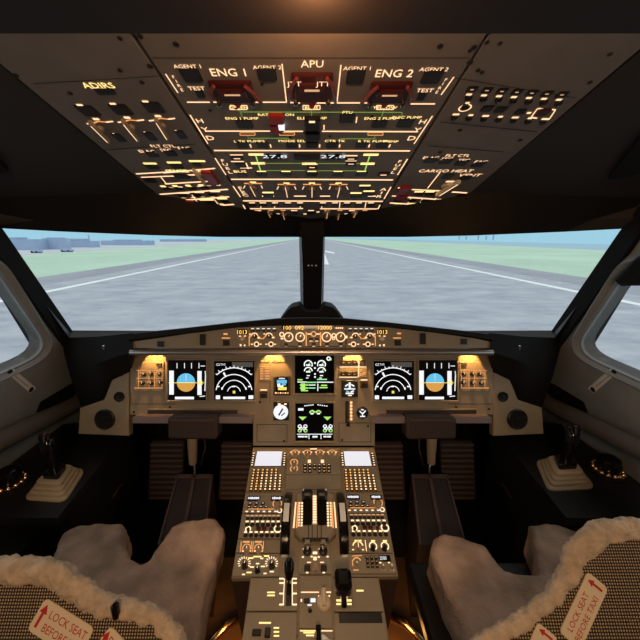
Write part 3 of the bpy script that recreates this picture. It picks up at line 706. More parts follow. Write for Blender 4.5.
def display(x0, y0, x1, y1, label, group='flat panel displays'):
    d = Panel(MAIN, (x0 + x1) / 2, (y0 + y1) / 2, 'display_unit', label, 'display', group)
    w, h = d.dim((x0 + x1) / 2, (y0 + y1) / 2, x1 - x0, y1 - y0)
    b = MB(); t = .007
    for cx, cy, sx, sy in ((0, h / 2 + t / 2, w + 2 * t, t), (0, -h / 2 - t / 2, w + 2 * t, t), (-w / 2 - t / 2, 0, t, h), (w / 2 + t / 2, 0, t, h)): b.box(cx, cy, 0, .008, sx, sy, 'panel', .002)
    d.part('bezel', b); d.part('screen', MB().box(0, 0, 0, .003, w, h, 'screen'))
    return d
Z = .0036
DM = dict(rect=4, ln=5, arc=4, text=4)
def zfix(d):
    for f in ('rect', 'ln', 'arc', 'text'):
        g = getattr(Panel, f)
        setattr(d, f, (lambda g, f: lambda *a, **k: g(d, *a, **{**k, 'z': k.get('z', Z), **({} if (len(a) > DM[f]) or 'm' in k else {'m': 'wht'})}))(g, f))
    return d
def pfd(x, label, m=1):
    d = zfix(display(x - 19, 360, x + 19, 400, label))
    cx = x - 1.5 if m > 0 else x - 2.5
    q = d.L(cx, 382.5, Z); k = d.dim(cx, 382, 1, 1)[0]; r = 9.2 * k
    d.part('sky_sector', MB().seg(q.x, q.y, Z, r, 'blue', 0, 180)); d.part('earth_sector', MB().seg(q.x, q.y, Z, r, 'earth', 180, 360))
    d.rect(x - 16, 382.6, 4.6, 24); d.rect(x + 12, 383, 4.2, 24, 'wht')
    d.ln(x + 17.6, 371, x + 18, 375, 1); d.ln(x + 18, 375, x + 17.4, 391, 1.2); d.ln(x + 12, 396.5, x + 17.5, 396, 1)
    d.ln(x - 19, 382.8, x + 16.6, 382.8, .8, 'yel'); d.rect(x + 12.5, 382.8, 4.8, 4, 'yel')
    d.ln(cx - 8, 382.6, cx + 8, 382.6, .8, 'wht'); d.ln(cx, 374, cx, 381, .7, 'wht')
    for dx in (-10.5, -3, 4, 11.5): d.ln(x + dx, 363, x + dx, 368.4, .9)
    d.ln(x + 13, 366, x + 17.5, 366, .9); d.rect(x - 3, 398, 19, 2.6); d.done('flight_symbols')
def nd(x, label):
    d = zfix(display(x - 20, 361, x + 20, 400, label))
    d.part('header_strip', MB().flat(d.L(x + 8, 364.6, Z).x, d.L(x + 8, 364.6, Z).y, .082, .019, Z - .0002, 'dim'))
    cx, cy = x - .5, 392.5
    d.arc(cx, cy, 24.6, 1.0, 'wht', a0=46, a1=134)
    for i in range(11):
        a = R(46 + 8.8 * i); L = 2.6 if i % 2 else 1.6
        d.ln(cx + 24.6 * math.cos(a), cy - 24.6 * math.sin(a), cx + (24.6 + L) * math.cos(a), cy - (24.6 + L) * math.sin(a), .9)
    d.arc(cx, cy, 18, .9, 'wht', a0=8, a1=172); d.arc(cx, cy, 12.2, .8, 'wht', a0=14, a1=166); d.arc(cx, cy, 6.4, .8, 'wht', a0=10, a1=170)
    d.ln(cx - 10.5, cy - 20, cx - 8, cy - 15.5, 2.2); d.rect(cx, cy - .4, 2.4, 2.6, 'yel'); d.rect(cx - .5, cy - 6, 3, 1.2)
    d.rect(cx - 16, cy - 6, 3, 1.4); d.rect(cx + 15.4, cy - 6, 2.6, 1.4); d.rect(cx + 12, cy - 4, 1.4, 2.4); d.rect(cx - 12, cy - 4, 1.4, 2.4)
    d.rect(x - .3, 397.9, 22, 2.4, 'wht'); d.rect(x - 16.6, 397.3, 4.2, 3.8, 'wht'); d.rect(x + 16.4, 397.2, 4.8, 3.6, 'wht')
    d.text('GS', x - 16.4, 364.6, 2.4, 'wht'); d.text('TAS', x - 11.5, 364.4, 2.0, 'wht'); d.done('map_symbols')
pfd(187.5, 'leftmost flight display with a round blue and orange horizon', 1)
nd(234.5, 'left navigation display with white range arcs, right of the left horizon display')
nd(393.5, 'right navigation display with white range arcs, left of the right horizon display')
pfd(437.5, 'rightmost flight display with a round blue and orange horizon', -1)
# engine display (upper centre)
d = zfix(display(295, 354, 334, 393, 'upper centre engine display with white dials over lime text', 'flat panel displays'))
for x in (308.3, 321.5):
    for y, r, a0 in ((364.5, 3.9, -30), (371.2, 3.8, 0)):
        d.arc(x, y, r, 1.2, 'wht', a0=a0, a1=205 if a0 else 180); d.rect(x, y + .6, 4.4, 1.6, 'wht'); d.ln(x, y, x + 2.4, y - 2.4, .9, 'lime')
    d.rect(x, 375.6, 3, 1); d.rect(x - 1, 378, 2.6, .9)
for y in (363, 368, 374, 377): d.rect(315, y, 1.6, 1.6)
d.arc(328.6, 358.6, 1.6, 1.3, 'wht'); d.rect(330.6, 359.4, 2, 2, 'lime')
for x, y, w, m_ in ((302, 382, 9, 'wht'), (325, 382.2, 17, 'wht'), (311, 382.4, 10, 'grn'), (304, 385, 8, 'lime'), (304, 388, 8, 'lime'), (304.5, 390.6, 7, 'lime'), (312, 385, 7, 'wht'), (312, 388, 7, 'grn'), (324, 385.4, 6, 'lime'), (323.5, 387.6, 8, 'lime'), (322, 379.4, 10, 'grn'), (300, 379.8, 5, 'lime')):
    d.rect(x, y, w, 1.3 if m_ != 'wht' else 1.0, m_)
d.rect(303, 386.8, 4.4, 7, 'lime'); d.ln(317.8, 383.5, 317.8, 391, 1.2); d.done('engine_symbols')
# system display (lower centre)
d = zfix(display(295.5, 403, 333.5, 440.5, 'lower centre system display with lime wheel symbols on black', 'flat panel displays'))
for i in range(5): d.rect(305 + i * 2, 405.8 - i * .25, 1.4, 1); d.rect(318 + i * 2.2, 404.8 + i * .3, 1.4, 1)
d.rect(300.8, 409.4, 5.4, 2.4, 'wht')
for x in (312, 318.5): d.arc(x, 413, 2.2, 1.3, 'lime', a0=0, a1=180); d.rect(x, 413.6, 3, 1.6, 'wht')
d.ln(312, 410, 315.3, 412, 1, 'lime'); d.ln(315.3, 412, 318.6, 410, 1, 'lime')
for x in (302.6, 327.4):
    q = d.L(x, 418.4, Z); k = d.dim(x, 418, 1, 1)[0]; d.marks.add([(q.x - 4 * k, q.y + 1.7 * k, Z), (q.x + 4 * k, q.y + 1.7 * k, Z), (q.x, q.y - 2 * k, Z)], [(2, 1, 0)], 'lime')
for x in (302.6, 327.8):
    for sx in (-2.8, 2.8):
        d.arc(x + sx, 426.4, 1.6, .9, 'wht'); d.arc(x + sx, 430.4, 1.6, .9, 'lime'); d.rect(x + sx, 428.4, 1.8, 3)
    d.ln(x - 2, 426, x + 2, 431, .9); d.ln(x + 2, 426, x - 2, 431, .9)
d.ln(297, 434.2, 332.5, 434.2, .9)
for x, w in ((301, 6), (306, 3), (315, 5), (325, 3), (329, 4)): d.rect(x, 436.6, w, 1.6, 'wht')
d.ln(309, 434, 309, 439, 1); d.ln(321, 434, 321, 439, 1); d.text('GW', 315, 437, 2.2, 'grn'); d.done('system_symbols')

# lighting control panels in the outer corners
for s, nm in ((-1, 'left'), (1, 'right')):
    mx = (lambda x: x) if s < 0 else (lambda x: 623.5 - x)
    p = Panel(MAIN, mx(150), 377, 'switching_panel', 'amber lit switching panel in the outer %s corner of the instrument panel' % nm, 'control panel', 'outer switching panels')
    p.plate([(mx(x), y) for x, y in ((134.5, 391), (138, 365.5), (143, 362), (164.5, 362), (164, 391))], .004, 'panel', 'faceplate', .001, .004)
    Q = .0046
    for y in (370.2, 378, 387.8):
        q0, q1 = p.L(mx(137 if y < 380 else 135), y), p.L(mx(163), y); p.marks.line(q0, q1, .0026 if y > 380 else .0018, Q, 'orange')
    for x in (139.2, 149.6, 155.2, 162.6): q0, q1 = p.L(mx(x), 370), p.L(mx(x), 387); p.marks.line(q0, q1, .0018, Q, 'orange')
    for x, y in ((143, 374.6), (150, 374.2), (159, 374.4), (141.5, 383.4), (150.2, 383.6), (159.5, 383.2)):
        p.knob(mx(x), y, 2.1, 'key', .016, 'hot'); q = p.L(mx(x), y); p.marks.ring(q.x, q.y, Q, .0095, .0115, 'orange', 14, 20, 160)
    p.btn(mx(159), 364.9, 5, 3.6, 'brown', .008); p.done()

# centre left: lamp-lit strip, small display, round gauge, switch
p = Panel(MAIN, 272, 359, 'annunciator_strip', 'row of lit captions under the left glareshield lamp', 'annunciator', 'captions under the glareshield lamps')
p.plate([(259.5, 362.5), (259.5, 356), (286.5, 356), (286.5, 362.5)], .003, 'panel', 'faceplate', .001, .003)
for i in range(6): q = p.L(262.5 + i * 4, 360.8); p.marks.flat(q.x, q.y, .011, .005, .0035, 'amber' if i not in (3,) else 'orange')
p.done()
p = Panel(MAIN, 263.5, 374, 'caption_column', 'column of small dim captions left of the clock display', 'annunciator')
p.plate([(259.5, 380.5), (259.5, 366.5), (271, 366.5), (271, 380.5)], .003, 'panel', 'faceplate', .001, .003)
for j in range(5):
    for x, w in ((261.6, 3.0), (267.6, 4.4)):
        q = p.L(x, 368.4 + j * 2.5); p.marks.flat(q.x, q.y, w * .0039, .0042, .0035, 'orange' if (j + int(w)) % 3 else 'warmlo')
p.done()
p = Panel(MAIN, 282, 385, 'clock_display', 'small square clock with a blue and yellow lit face', 'clock')
p.plate([(273.5, 395), (273.5, 376), (290.5, 376), (290.5, 395)], .006, 'brown', 'bezel', .002, .006)
q = p.L(282, 384.5); p.part('screen', MB().rbox(q.x, q.y, .006, .0068, .049, .058, .008, 'screen'))
for x, y, w, h, m_ in ((282, 381.2, 10, 3.2, 'blue'), (279, 384.8, 3, 3.4, 'wht'), (284, 384, 4, 2, 'blue'), (282.5, 388.2, 8.6, 3, 'yel'), (282, 386, 3, 2, 'wht'), (282, 378.2, 6, 1, 'wht')):
    q = p.L(x, y); p.marks.flat(q.x, q.y, w * .0039, h * .0039, .0072, m_)
for i in range(6): q = p.L(276 + i * 2.4, 392.6); p.marks.flat(q.x, q.y, .006, .0055, .0064, 'orange' if i % 2 else 'warm')
p.done()
p = Panel(MAIN, 281, 411, 'standby_gauge', 'round white faced standby gauge below the clock', 'gauge')
p.plate([(273.5, 420), (273.5, 401.5), (289, 401.5), (289, 420)], .006, 'black', 'bezel', .002, .006)
q = p.L(281, 411.5); p.part('dial', MB().lathe(q.x, q.y, [(.0285, .006), (.0285, .009), (.026, .0096)], 'wht', 22))
p.part('needle', MB().line((q.x - .008, q.y - .012), (q.x + .008, q.y + .014), .006, .0102, 'black').line((q.x + .002, q.y - .014), (q.x + .016, q.y - .002), .004, .0101, 'trim'))
for x in (279.4, 285.6): q = p.L(x, 403.6); p.marks.flat(q.x, q.y, .010, .006, .0066, 'warm')
p.done()
def switch_thing(x, y, label, w=7.5, h=6.6):
    p = Panel(MAIN, x, y, 'panel_switch', label, 'switch', 'small square switches'); W_, H_ = p.dim(x, y, w, h)
    p.part('housing', MB().box(0, 0, 0, .004, W_, H_, 'brown', .001)); p.part('button', MB().box(0, -H_ * .05, .004, .010, W_ * .62, H_ * .6, 'black', .001))
    p.marks.flat(0, H_ * .72, W_ * .9, H_ * .18, .001, 'warm'); p.done(); return p
switch_thing(263.8, 394.6, 'small dark square switch left of the clock and standby gauge')
switch_thing(364, 384.6, 'small dark square switch right of the white triple gauge')
# centre right: captions, gear, gauges
p = Panel(MAIN, 354, 369, 'gear_light_panel', 'amber lit panel of six dark keys under the right glareshield lamp', 'control panel', 'captions under the glareshield lamps')
p.plate([(338.5, 377), (339.5, 360), (344, 355), (362, 355), (367, 360), (367.5, 377)], .003, 'panel', 'faceplate', .001, .003)
for y in (362.6, 374.2):
    for x in (343.2, 348.8, 354.4): p.btn(x, y, 5.2, 4.8 if y > 370 else 4, 'key', .009, 'indicator_key'); q = p.L(x, y - .2); p.marks.flat(q.x, q.y, .007, .0022, .0094, 'orange')
p.btn(362.4, 362.6, 5.4, 4.8, 'brown', .009, 'indicator_key')
for a in ((339.5, 366.8, 366, 366.8), (339, 377, 357.6, 377), (358.6, 359, 358.6, 377)):
    q0, q1 = p.L(a[0], a[1]), p.L(a[2], a[3]); p.marks.line(q0, q1, .003, .0036, 'hot')
for x, y in ((361, 370.6), (364, 373), (361.4, 374.6)): q = p.L(x, y); p.marks.ring(q.x, q.y, .0036, .003, .006, 'orange', 10)
p.done()
p = Panel(MAIN, 349.5, 389, 'triple_gauge', 'square black gauge with white needles beside the engine display', 'gauge')
p.plate([(341.5, 397), (341.5, 380), (357.5, 380), (357.5, 397)], .006, 'black', 'bezel', .002, .006)
Zg = .0066
for a, w, m_ in (((349.5, 382, 349.5, 388), 2.2, 'wht'), ((344, 388.6, 355, 388.6), 1.3, 'wht'), ((345, 386, 348, 384), 1.4, 'wht'), ((354, 386, 351, 384), 1.4, 'wht'), ((345.5, 393, 353.5, 393), 1.6, 'wht'), ((346, 390.6, 349, 391.6), 1.4, 'blue'), ((350.5, 391.6, 353.6, 390.4), 1.4, 'wht'), ((348, 395, 351.5, 395), 1.2, 'warm')):
    q0, q1 = p.L(a[0], a[1]), p.L(a[2], a[3]); p.marks.line(q0, q1, w * .0039, Zg, m_)
p.done('dial_marks')
p = Panel(MAIN, 347, 412, 'landing_gear_lever', 'black landing gear lever in a slot beside an orange lit scale', 'lever')
q = p.dim(347, 412, 3.6, 22); p.part('slot', MB().rbox(0, 0, 0, .002, q[0], q[1], .004, 'seam'))
lv = p.part('lever', MB().tube([(0, -.022, 0), (0, -.030, .02), (0, -.034, .035)], [.004, .004, .005], 'black', 8)); 
p.part('wheel_knob', MB().tube([(-.007, -.036, .038), (.007, -.036, .038)], .009, 'gloss', 14), parent=lv)
q0, q1 = p.L(351.2, 401), p.L(351.2, 420.6); p.marks.line(q0, q1, .007, .0008, 'orange')
for i in range(6): q = p.L(351.2, 402.5 + i * 3.3); p.marks.flat(q.x, q.y, .009, .005, .001, 'warm')
p.done()
p = Panel(MAIN, 362.3, 412.5, 'brake_pressure_gauge', 'small round black gauge with white needles right of the gear lever', 'gauge')
p.part('bezel', MB().lathe(0, 0, [(.024, 0), (.024, .006), (.021, .007)], 'black', 8)); 
for a in ((-.012, .008, -.002, -.002), (.012, .010, .002, -.002), (0, .002, 0, -.012), (-.01, -.013, .01, -.013), (-.006, .014, .004, .012)): p.marks.line(a[:2], a[2:], .0046, .0074, 'wht')
p.done('needles')

# ============================================================ GLARESHIELD
k = 1.15 / 320
def gm(x, y, fwd=0.0): return at_depth(x, y, 1.15) + Vector((0, fwd, 0))
root = empty('glareshield', 'long brown glareshield with a black padded top under the windshields', 'glareshield', gm(312, 347))
O0 = gm(312, 347)
xs = [131, 150, 190, 235, 280, 312, 344, 389, 434, 474, 490]
yt = [341.5, 339, 333.2, 327.6, 325.2, 325, 325.2, 327.4, 332.4, 338, 341.5]; ye = [333.5, 331.2, 327, 322, 317.8, 317.2, 317.8, 322, 327, 331.5, 333.8]
mb = MB(); mb.loft([[gm(x, 348.2) - O0 for x in xs], [gm(x, y) - O0 for x, y in zip(xs, yt)]], 'panel')
mb.loft([[gm(x, 348.2, .1) - O0 for x in xs], [gm(x, 348.2) - O0 for x in xs]], 'seam'); mb.build('face', root)
mb = MB(); mb.loft([[gm(x, y, -.004) - O0 for x, y in zip(xs, yt)], [gm(x, y * .55 + e * .45, -.022) - O0 for x, y, e in zip(xs, yt, ye)], [gm(x, e, -.012) - O0 for x, e in zip(xs, ye)],
    [gm(x, e, .03) - O0 + Vector((0, 0, -.008)) for x, e in zip(xs, ye)], [Vector((gm(x, e).x * 1.02, 1.22 + .5 * (1 - abs(x - 312) / 200), EYE.z - .40 - .06 * (1 - abs(x - 312) / 200))) - O0 for x, e in zip(xs, ye)]], 'matt')
mb.build('padded_top', root)
mb = MB(); lipx = [132, 150, 170, 200, 250, 312, 374, 424, 454, 474, 491]
pts = [gm(x, 351.6, -.01) - O0 for x in lipx]; mb.tube(pts, .0105, 'lipm', 10); mb.build('hand_rail', root)
for x, w, h, y in ((160.8, 6, 5.6, 344), (203, 5.6, 11, 339.6), (226.5, 6.4, 5.4, 342.8), (397.5, 6.4, 5.4, 342.8), (422.5, 5.6, 11, 338.6), (463.5, 6, 5.6, 341.5)):
    p0 = gm(x, y) - O0; mb = MB().box(0, 0, 0, .006, w * k, h * k, 'black', .001); b_ = mb.build('switch', root); b_.matrix_local = Matrix.Translation(p0) @ GLARE.mat(0, 0).to_3x3().to_4x4()
mb = MB()
for x, y, w, h in ((226, 338, 8.6, 1), (225.6, 334, 4, 1.6), (397, 338, 8, 1), (399, 333.4, 4, 1.4)): mb.flat((x - 312) * k, -(y - 347) * k, w * k, h * k, .0012, 'orange')
b_ = mb.build('lettering', root); b_.matrix_local = GLARE.mat(0, 0).to_3x3().to_4x4()
# dark ends running out to the pillars
for s in (-1, 1):
    mx = (lambda x: x) if s < 0 else (lambda x: 2 * CX - x - 1)
    a = [at_depth(mx(133), 333, 1.15), at_depth(mx(100), 336.5, 1.20), at_depth(mx(72), 337.6, 1.27), at_depth(mx(60), 338, 1.34)]
    b2 = [at_depth(mx(133), 352, 1.14), at_depth(mx(112), 358, 1.17), at_depth(mx(92), 366, 1.22), at_depth(mx(70), 376, 1.30)]
    c2 = [at_depth(mx(131), 372, 1.28), at_depth(mx(118), 384, 1.29), at_depth(mx(100), 402, 1.30), at_depth(mx(84), 416, 1.33)]
    e2 = [v + Vector((0, .30, -.22)) for v in a]
    sh = lambda L_: [v - O0 for v in L_]
    MB().loft([sh(e2), sh(a), sh(b2), sh(c2)], 'matt').build('end_cover', root)
    p0 = at_depth(mx(107.5), 347.5, 1.17) - O0; MB().lathe(0, 0, [(.004, -.01), (.004, .004), (.001, .005)], 'chrome', 8).build('screw', root).location = p0 + Vector((0, -.02, .01))

# autopilot control panel and the two side control panels on the face
def gpanel(x, label, x0, x1, name='autopilot_panel', cat='control panel', group='glareshield control panels'):
    p = Panel(GLARE, x, 346, name, label, cat, group, w=.001)
    p.plate([(x0, 347), (x0, 325.8), (x1, 325.8), (x1, 347)], .006, 'panel', 'faceplate', .001, .004); return p
def gz(p):
    for f in ('rect', 'ln', 'arc', 'text'):
        g = getattr(Panel, f); setattr(p, f, (lambda g: lambda *a, **kk: g(p, *a, **{**kk, 'z': .0048}))(g))
    return p
p = gz(gpanel(312, 'central autopilot panel with four ringed knobs and amber readouts', 281.5, 347))
for x, w, s_ in ((287.5, 9, '100'), (299.5, 11, '092'), (325, 17, '12000')):
    p.btn(x, 327.6, w + 3, 4.6, 'gloss', .006, 'display_window'); q = p.L(x, 327.7); p.marks.text(s_, q.x, q.y, .0135, .0066, 'amber', 0, 1.1)
p.btn(312, 327.2, 16, 3.6, 'gloss', .006, 'display_window'); p.rect(314, 327.2, 6, 1); 
for i in range(7): p.rect(331 + i * 1.9, 328, 1.3, 1.4)
for x, y, r in ((288.6, 337, 3.4), (300.2, 337, 3.4), (326.6, 337, 3.6), (340.6, 337, 3.6)):
    p.knob(x, y, r, 'beige', .022, 'hot', 70); p.arc(x, y, r + .9, 1.0, 'warm')
p.arc(281.8, 334.5, 2, 1, 'warm'); p.rect(282, 338.5, 2.6, 1.6); p.arc(333.8, 335.4, 1.8, .9, 'warm'); p.arc(333.6, 338.4, 1.2, .8, 'warm')
p.ln(306.2, 332, 306.2, 346, 1.3, 'orange'); p.ln(320.6, 332, 320.6, 346, 1.3, 'orange'); p.ln(282, 346.4, 346, 346.4, .8, 'seam')
p.arc(313.6, 334, 2.4, 1, 'orange'); p.rect(309.2, 334, 3.6, 1); p.rect(318, 334, 3.6, 1)
for x, y in ((311, 340.2), (316.6, 340.2), (313.8, 345.4), (300, 345.4), (327, 345.4), (340.6, 345.4), (286, 345.6)): p.btn(x, y - 1, 4, 3, 'key', .008); p.rect(x, y + .6, 3, 1.1)
p.rect(346.4, 337, 2, 2.6); p.done()
for s, nm in ((-1, 'left'), (1, 'right')):
    mx = (lambda x: x) if s < 0 else (lambda x: 624.5 - x)
    x0, x1 = sorted((mx(237), mx(280)))
    p = gz(gpanel(mx(258), '%s glareshield panel with an amber pressure readout and white key captions' % nm, x0, x1, 'display_control_panel'))
    p.btn(mx(242.5), 332, 10, 5.4, 'gloss', .006, 'display_window'); q = p.L(mx(242.5), 332); p.marks.text('1013', q.x, q.y, .0145, .0066, 'amber', 0, .95)
    p.knob(mx(241.8), 339, 2.8, 'beige2', .02, None, 60); p.rect(mx(240.6), 345.2, 1.6, 2); p.rect(mx(244.6), 345.4, 1.4, 1.6); p.rect(mx(240), 336.2, 2, 1); p.rect(mx(245), 336, 1.6, 1)
    for i in range(5): p.btn(mx(252.6 + i * 5.4), 330.4, 4, 2.6, 'key', .007); p.rect(mx(252.6 + i * 5.4), 328.8, 2.8, 1.2, 'wht')
    p.ln(mx(249.2), 346, mx(249.2), 336, 1.1, 'orange'); p.ln(mx(249.2), 336, mx(252), 333.6, 1, 'orange')
    for x in (254.5, 269):
        p.knob(mx(x), 336.4, 2.4, 'key', .016, 'hot', 100); p.arc(mx(x), 336.6, 3.4, .9, 'warm', a0=20, a1=160); p.ln(mx(x - 5.5), 338, mx(x - 3), 335.6, 1, 'orange'); p.ln(mx(x + 3), 335.6, mx(x + 6), 338, 1, 'orange')
        p.rect(mx(x + 4), 337.6, 2, 1.2, 'hot'); p.rect(mx(x - 4.6), 334, 1.6, 1)
        p.arc(mx(x + 2), 344.2, 2.2, .9, 'warm'); p.btn(mx(x + 2), 344.2, 2, 2, 'key', .008); p.rect(mx(x - 2.6), 344.2, 2, 1); p.rect(mx(x + 6), 344.2, 2, 1)
    p.ln(mx(258), 338.6, mx(264), 338.6, .9, 'orange'); p.done()

# side panels with round speaker grilles, outboard of the instrument panel
for s, nm in ((-1, 'left'), (1, 'right')):
    mx = (lambda x: x) if s < 0 else (lambda x: 622 - x)
    p = Panel(MAIN, mx(105), 436, 'speaker_panel', 'beige plate with two round black vents at the %s end of the instrument panel' % nm, 'panel', 'round vent plates')
    p.plate([(mx(x), y) for x, y in ((78, 434), (80, 408), (104, 400), (112, 380), (129, 372), (128.5, 436))], .03, 'panel', 'faceplate', .002)
    for x, y, r in ((105, 419.2, 10.2), (119.5, 396.6, 5)):
        q = p.L(mx(x), y); rr = r * .0039
        g = p.part('speaker' if r > 8 else 'air_vent', MB().lathe(q.x, q.y, [(rr, 0), (rr, .005), (rr * .9, .008), (rr * .82, .004), (rr * .3, .003), (rr * .26, .006), (.001, .007)], 'black', 22))
    p.done()

# folding tables with their centre blocks under the panel
for s, nm in ((-1, 'left'), (1, 'right')):
    mx = (lambda x: x) if s < 0 else (lambda x: 624 - x)
    pl = pl_cam(1.20)
    p = Panel(pl, mx(193), 425, 'folding_table', 'purple-grey folding table edge under the %s flight displays' % nm, 'table', 'folding tables')
    for x0, x1 in ((132, 177.5), (216.5, 252)):
        q = p.L(mx((x0 + x1) / 2), 420.5); w = (x1 - x0) * .00375
        p.part('table_leaf', MB().box(q.x, q.y, -.05, .0, w, .0245, 'table', .003))
    q = p.L(mx(195), 426); p.part('centre_block', MB().rbox(q.x, q.y, -.04, .03, .182, .082, .012, 'brown', .008))
    q = p.L(mx(195), 418); p.part('block_lip', MB().box(q.x, q.y, .03, .034, .16, .008, 'ped2', .002))
    p.done()
# ============================================================ CENTRE PEDESTAL
lx = lambda y: 252.4 - .164 * (y - 448); li = lambda y: 286.5 - .0577 * (y - 448)
ri = lambda y: 340.4 + .064 * (y - 448); rx = lambda y: 373.6 + .190 * (y - 448)
pd = Panel(PED, 314, 600, 'centre_pedestal', 'tapering brown centre pedestal standing between the two seats', 'pedestal')
q1 = [pd.L(*p) for p in ((253, 446.5), (374.5, 446.5), (398.5, 575.5), (231.2, 577.5))]
q2 = [pd.L(*p) for p in ((250.5, 577), (378.8, 576.5), (390.5, 645), (396, 690), (234, 690), (241, 645))]
pd.part('forward_body', MB().prism(q1, -.42, -.018, 'brown')); pd.part('aft_body', MB().prism(q2, -.42, -.018, 'brown'))
pd.part('forward_top', MB().prism(q1, -.018, -.002, 'panel', .002)); pd.part('aft_top', MB().prism(q2, -.018, -.003, 'panel', .002))
mb = MB(); rm = pd.root.matrix_world.inverted()
c = [Vector((-.15, .36, 0)), Vector((.15, .36, 0)), Vector((.15, 1.05, 0)), Vector((-.15, 1.05, 0))]
mb.hexa([rm @ v for v in c], [rm @ (v + Vector((0, 0, .25))) for v in c], 'brown'); pd.part('plinth', mb)

def pmod(side, y0, y1, name, label, cat='control panel', group=None, x0=None, x1=None):
    A, B = (lx, li) if side == 'L' else (ri, rx)
    if x0 is not None: A, B = (lambda y: x0[0] + (y - y0) / (y1 - y0) * (x0[1] - x0[0])), (lambda y: x1[0] + (y - y0) / (y1 - y0) * (x1[1] - x1[0]))
    p = Panel(PED, (A(y1) + B(y1)) / 2, y1, name, label, cat, group, w=.002)
    g = .5
    p.plate([(A(y1) + g, y1), (B(y1) - g, y1), (B(y0) - g, y0), (A(y0) + g, y0)], .003, 'panel', 'faceplate', .0012, .002)
    p.A, p.B = A, B; p.X = lambda t, y: A(y) + t * (B(y) - A(y))
    for f in ('rect', 'ln', 'arc', 'text'):
        gg = getattr(Panel, f); setattr(p, f, (lambda gg: lambda *a, **k: gg(p, *a, **{**k, 'z': k.get('z', .0026)}))(gg))
    return p

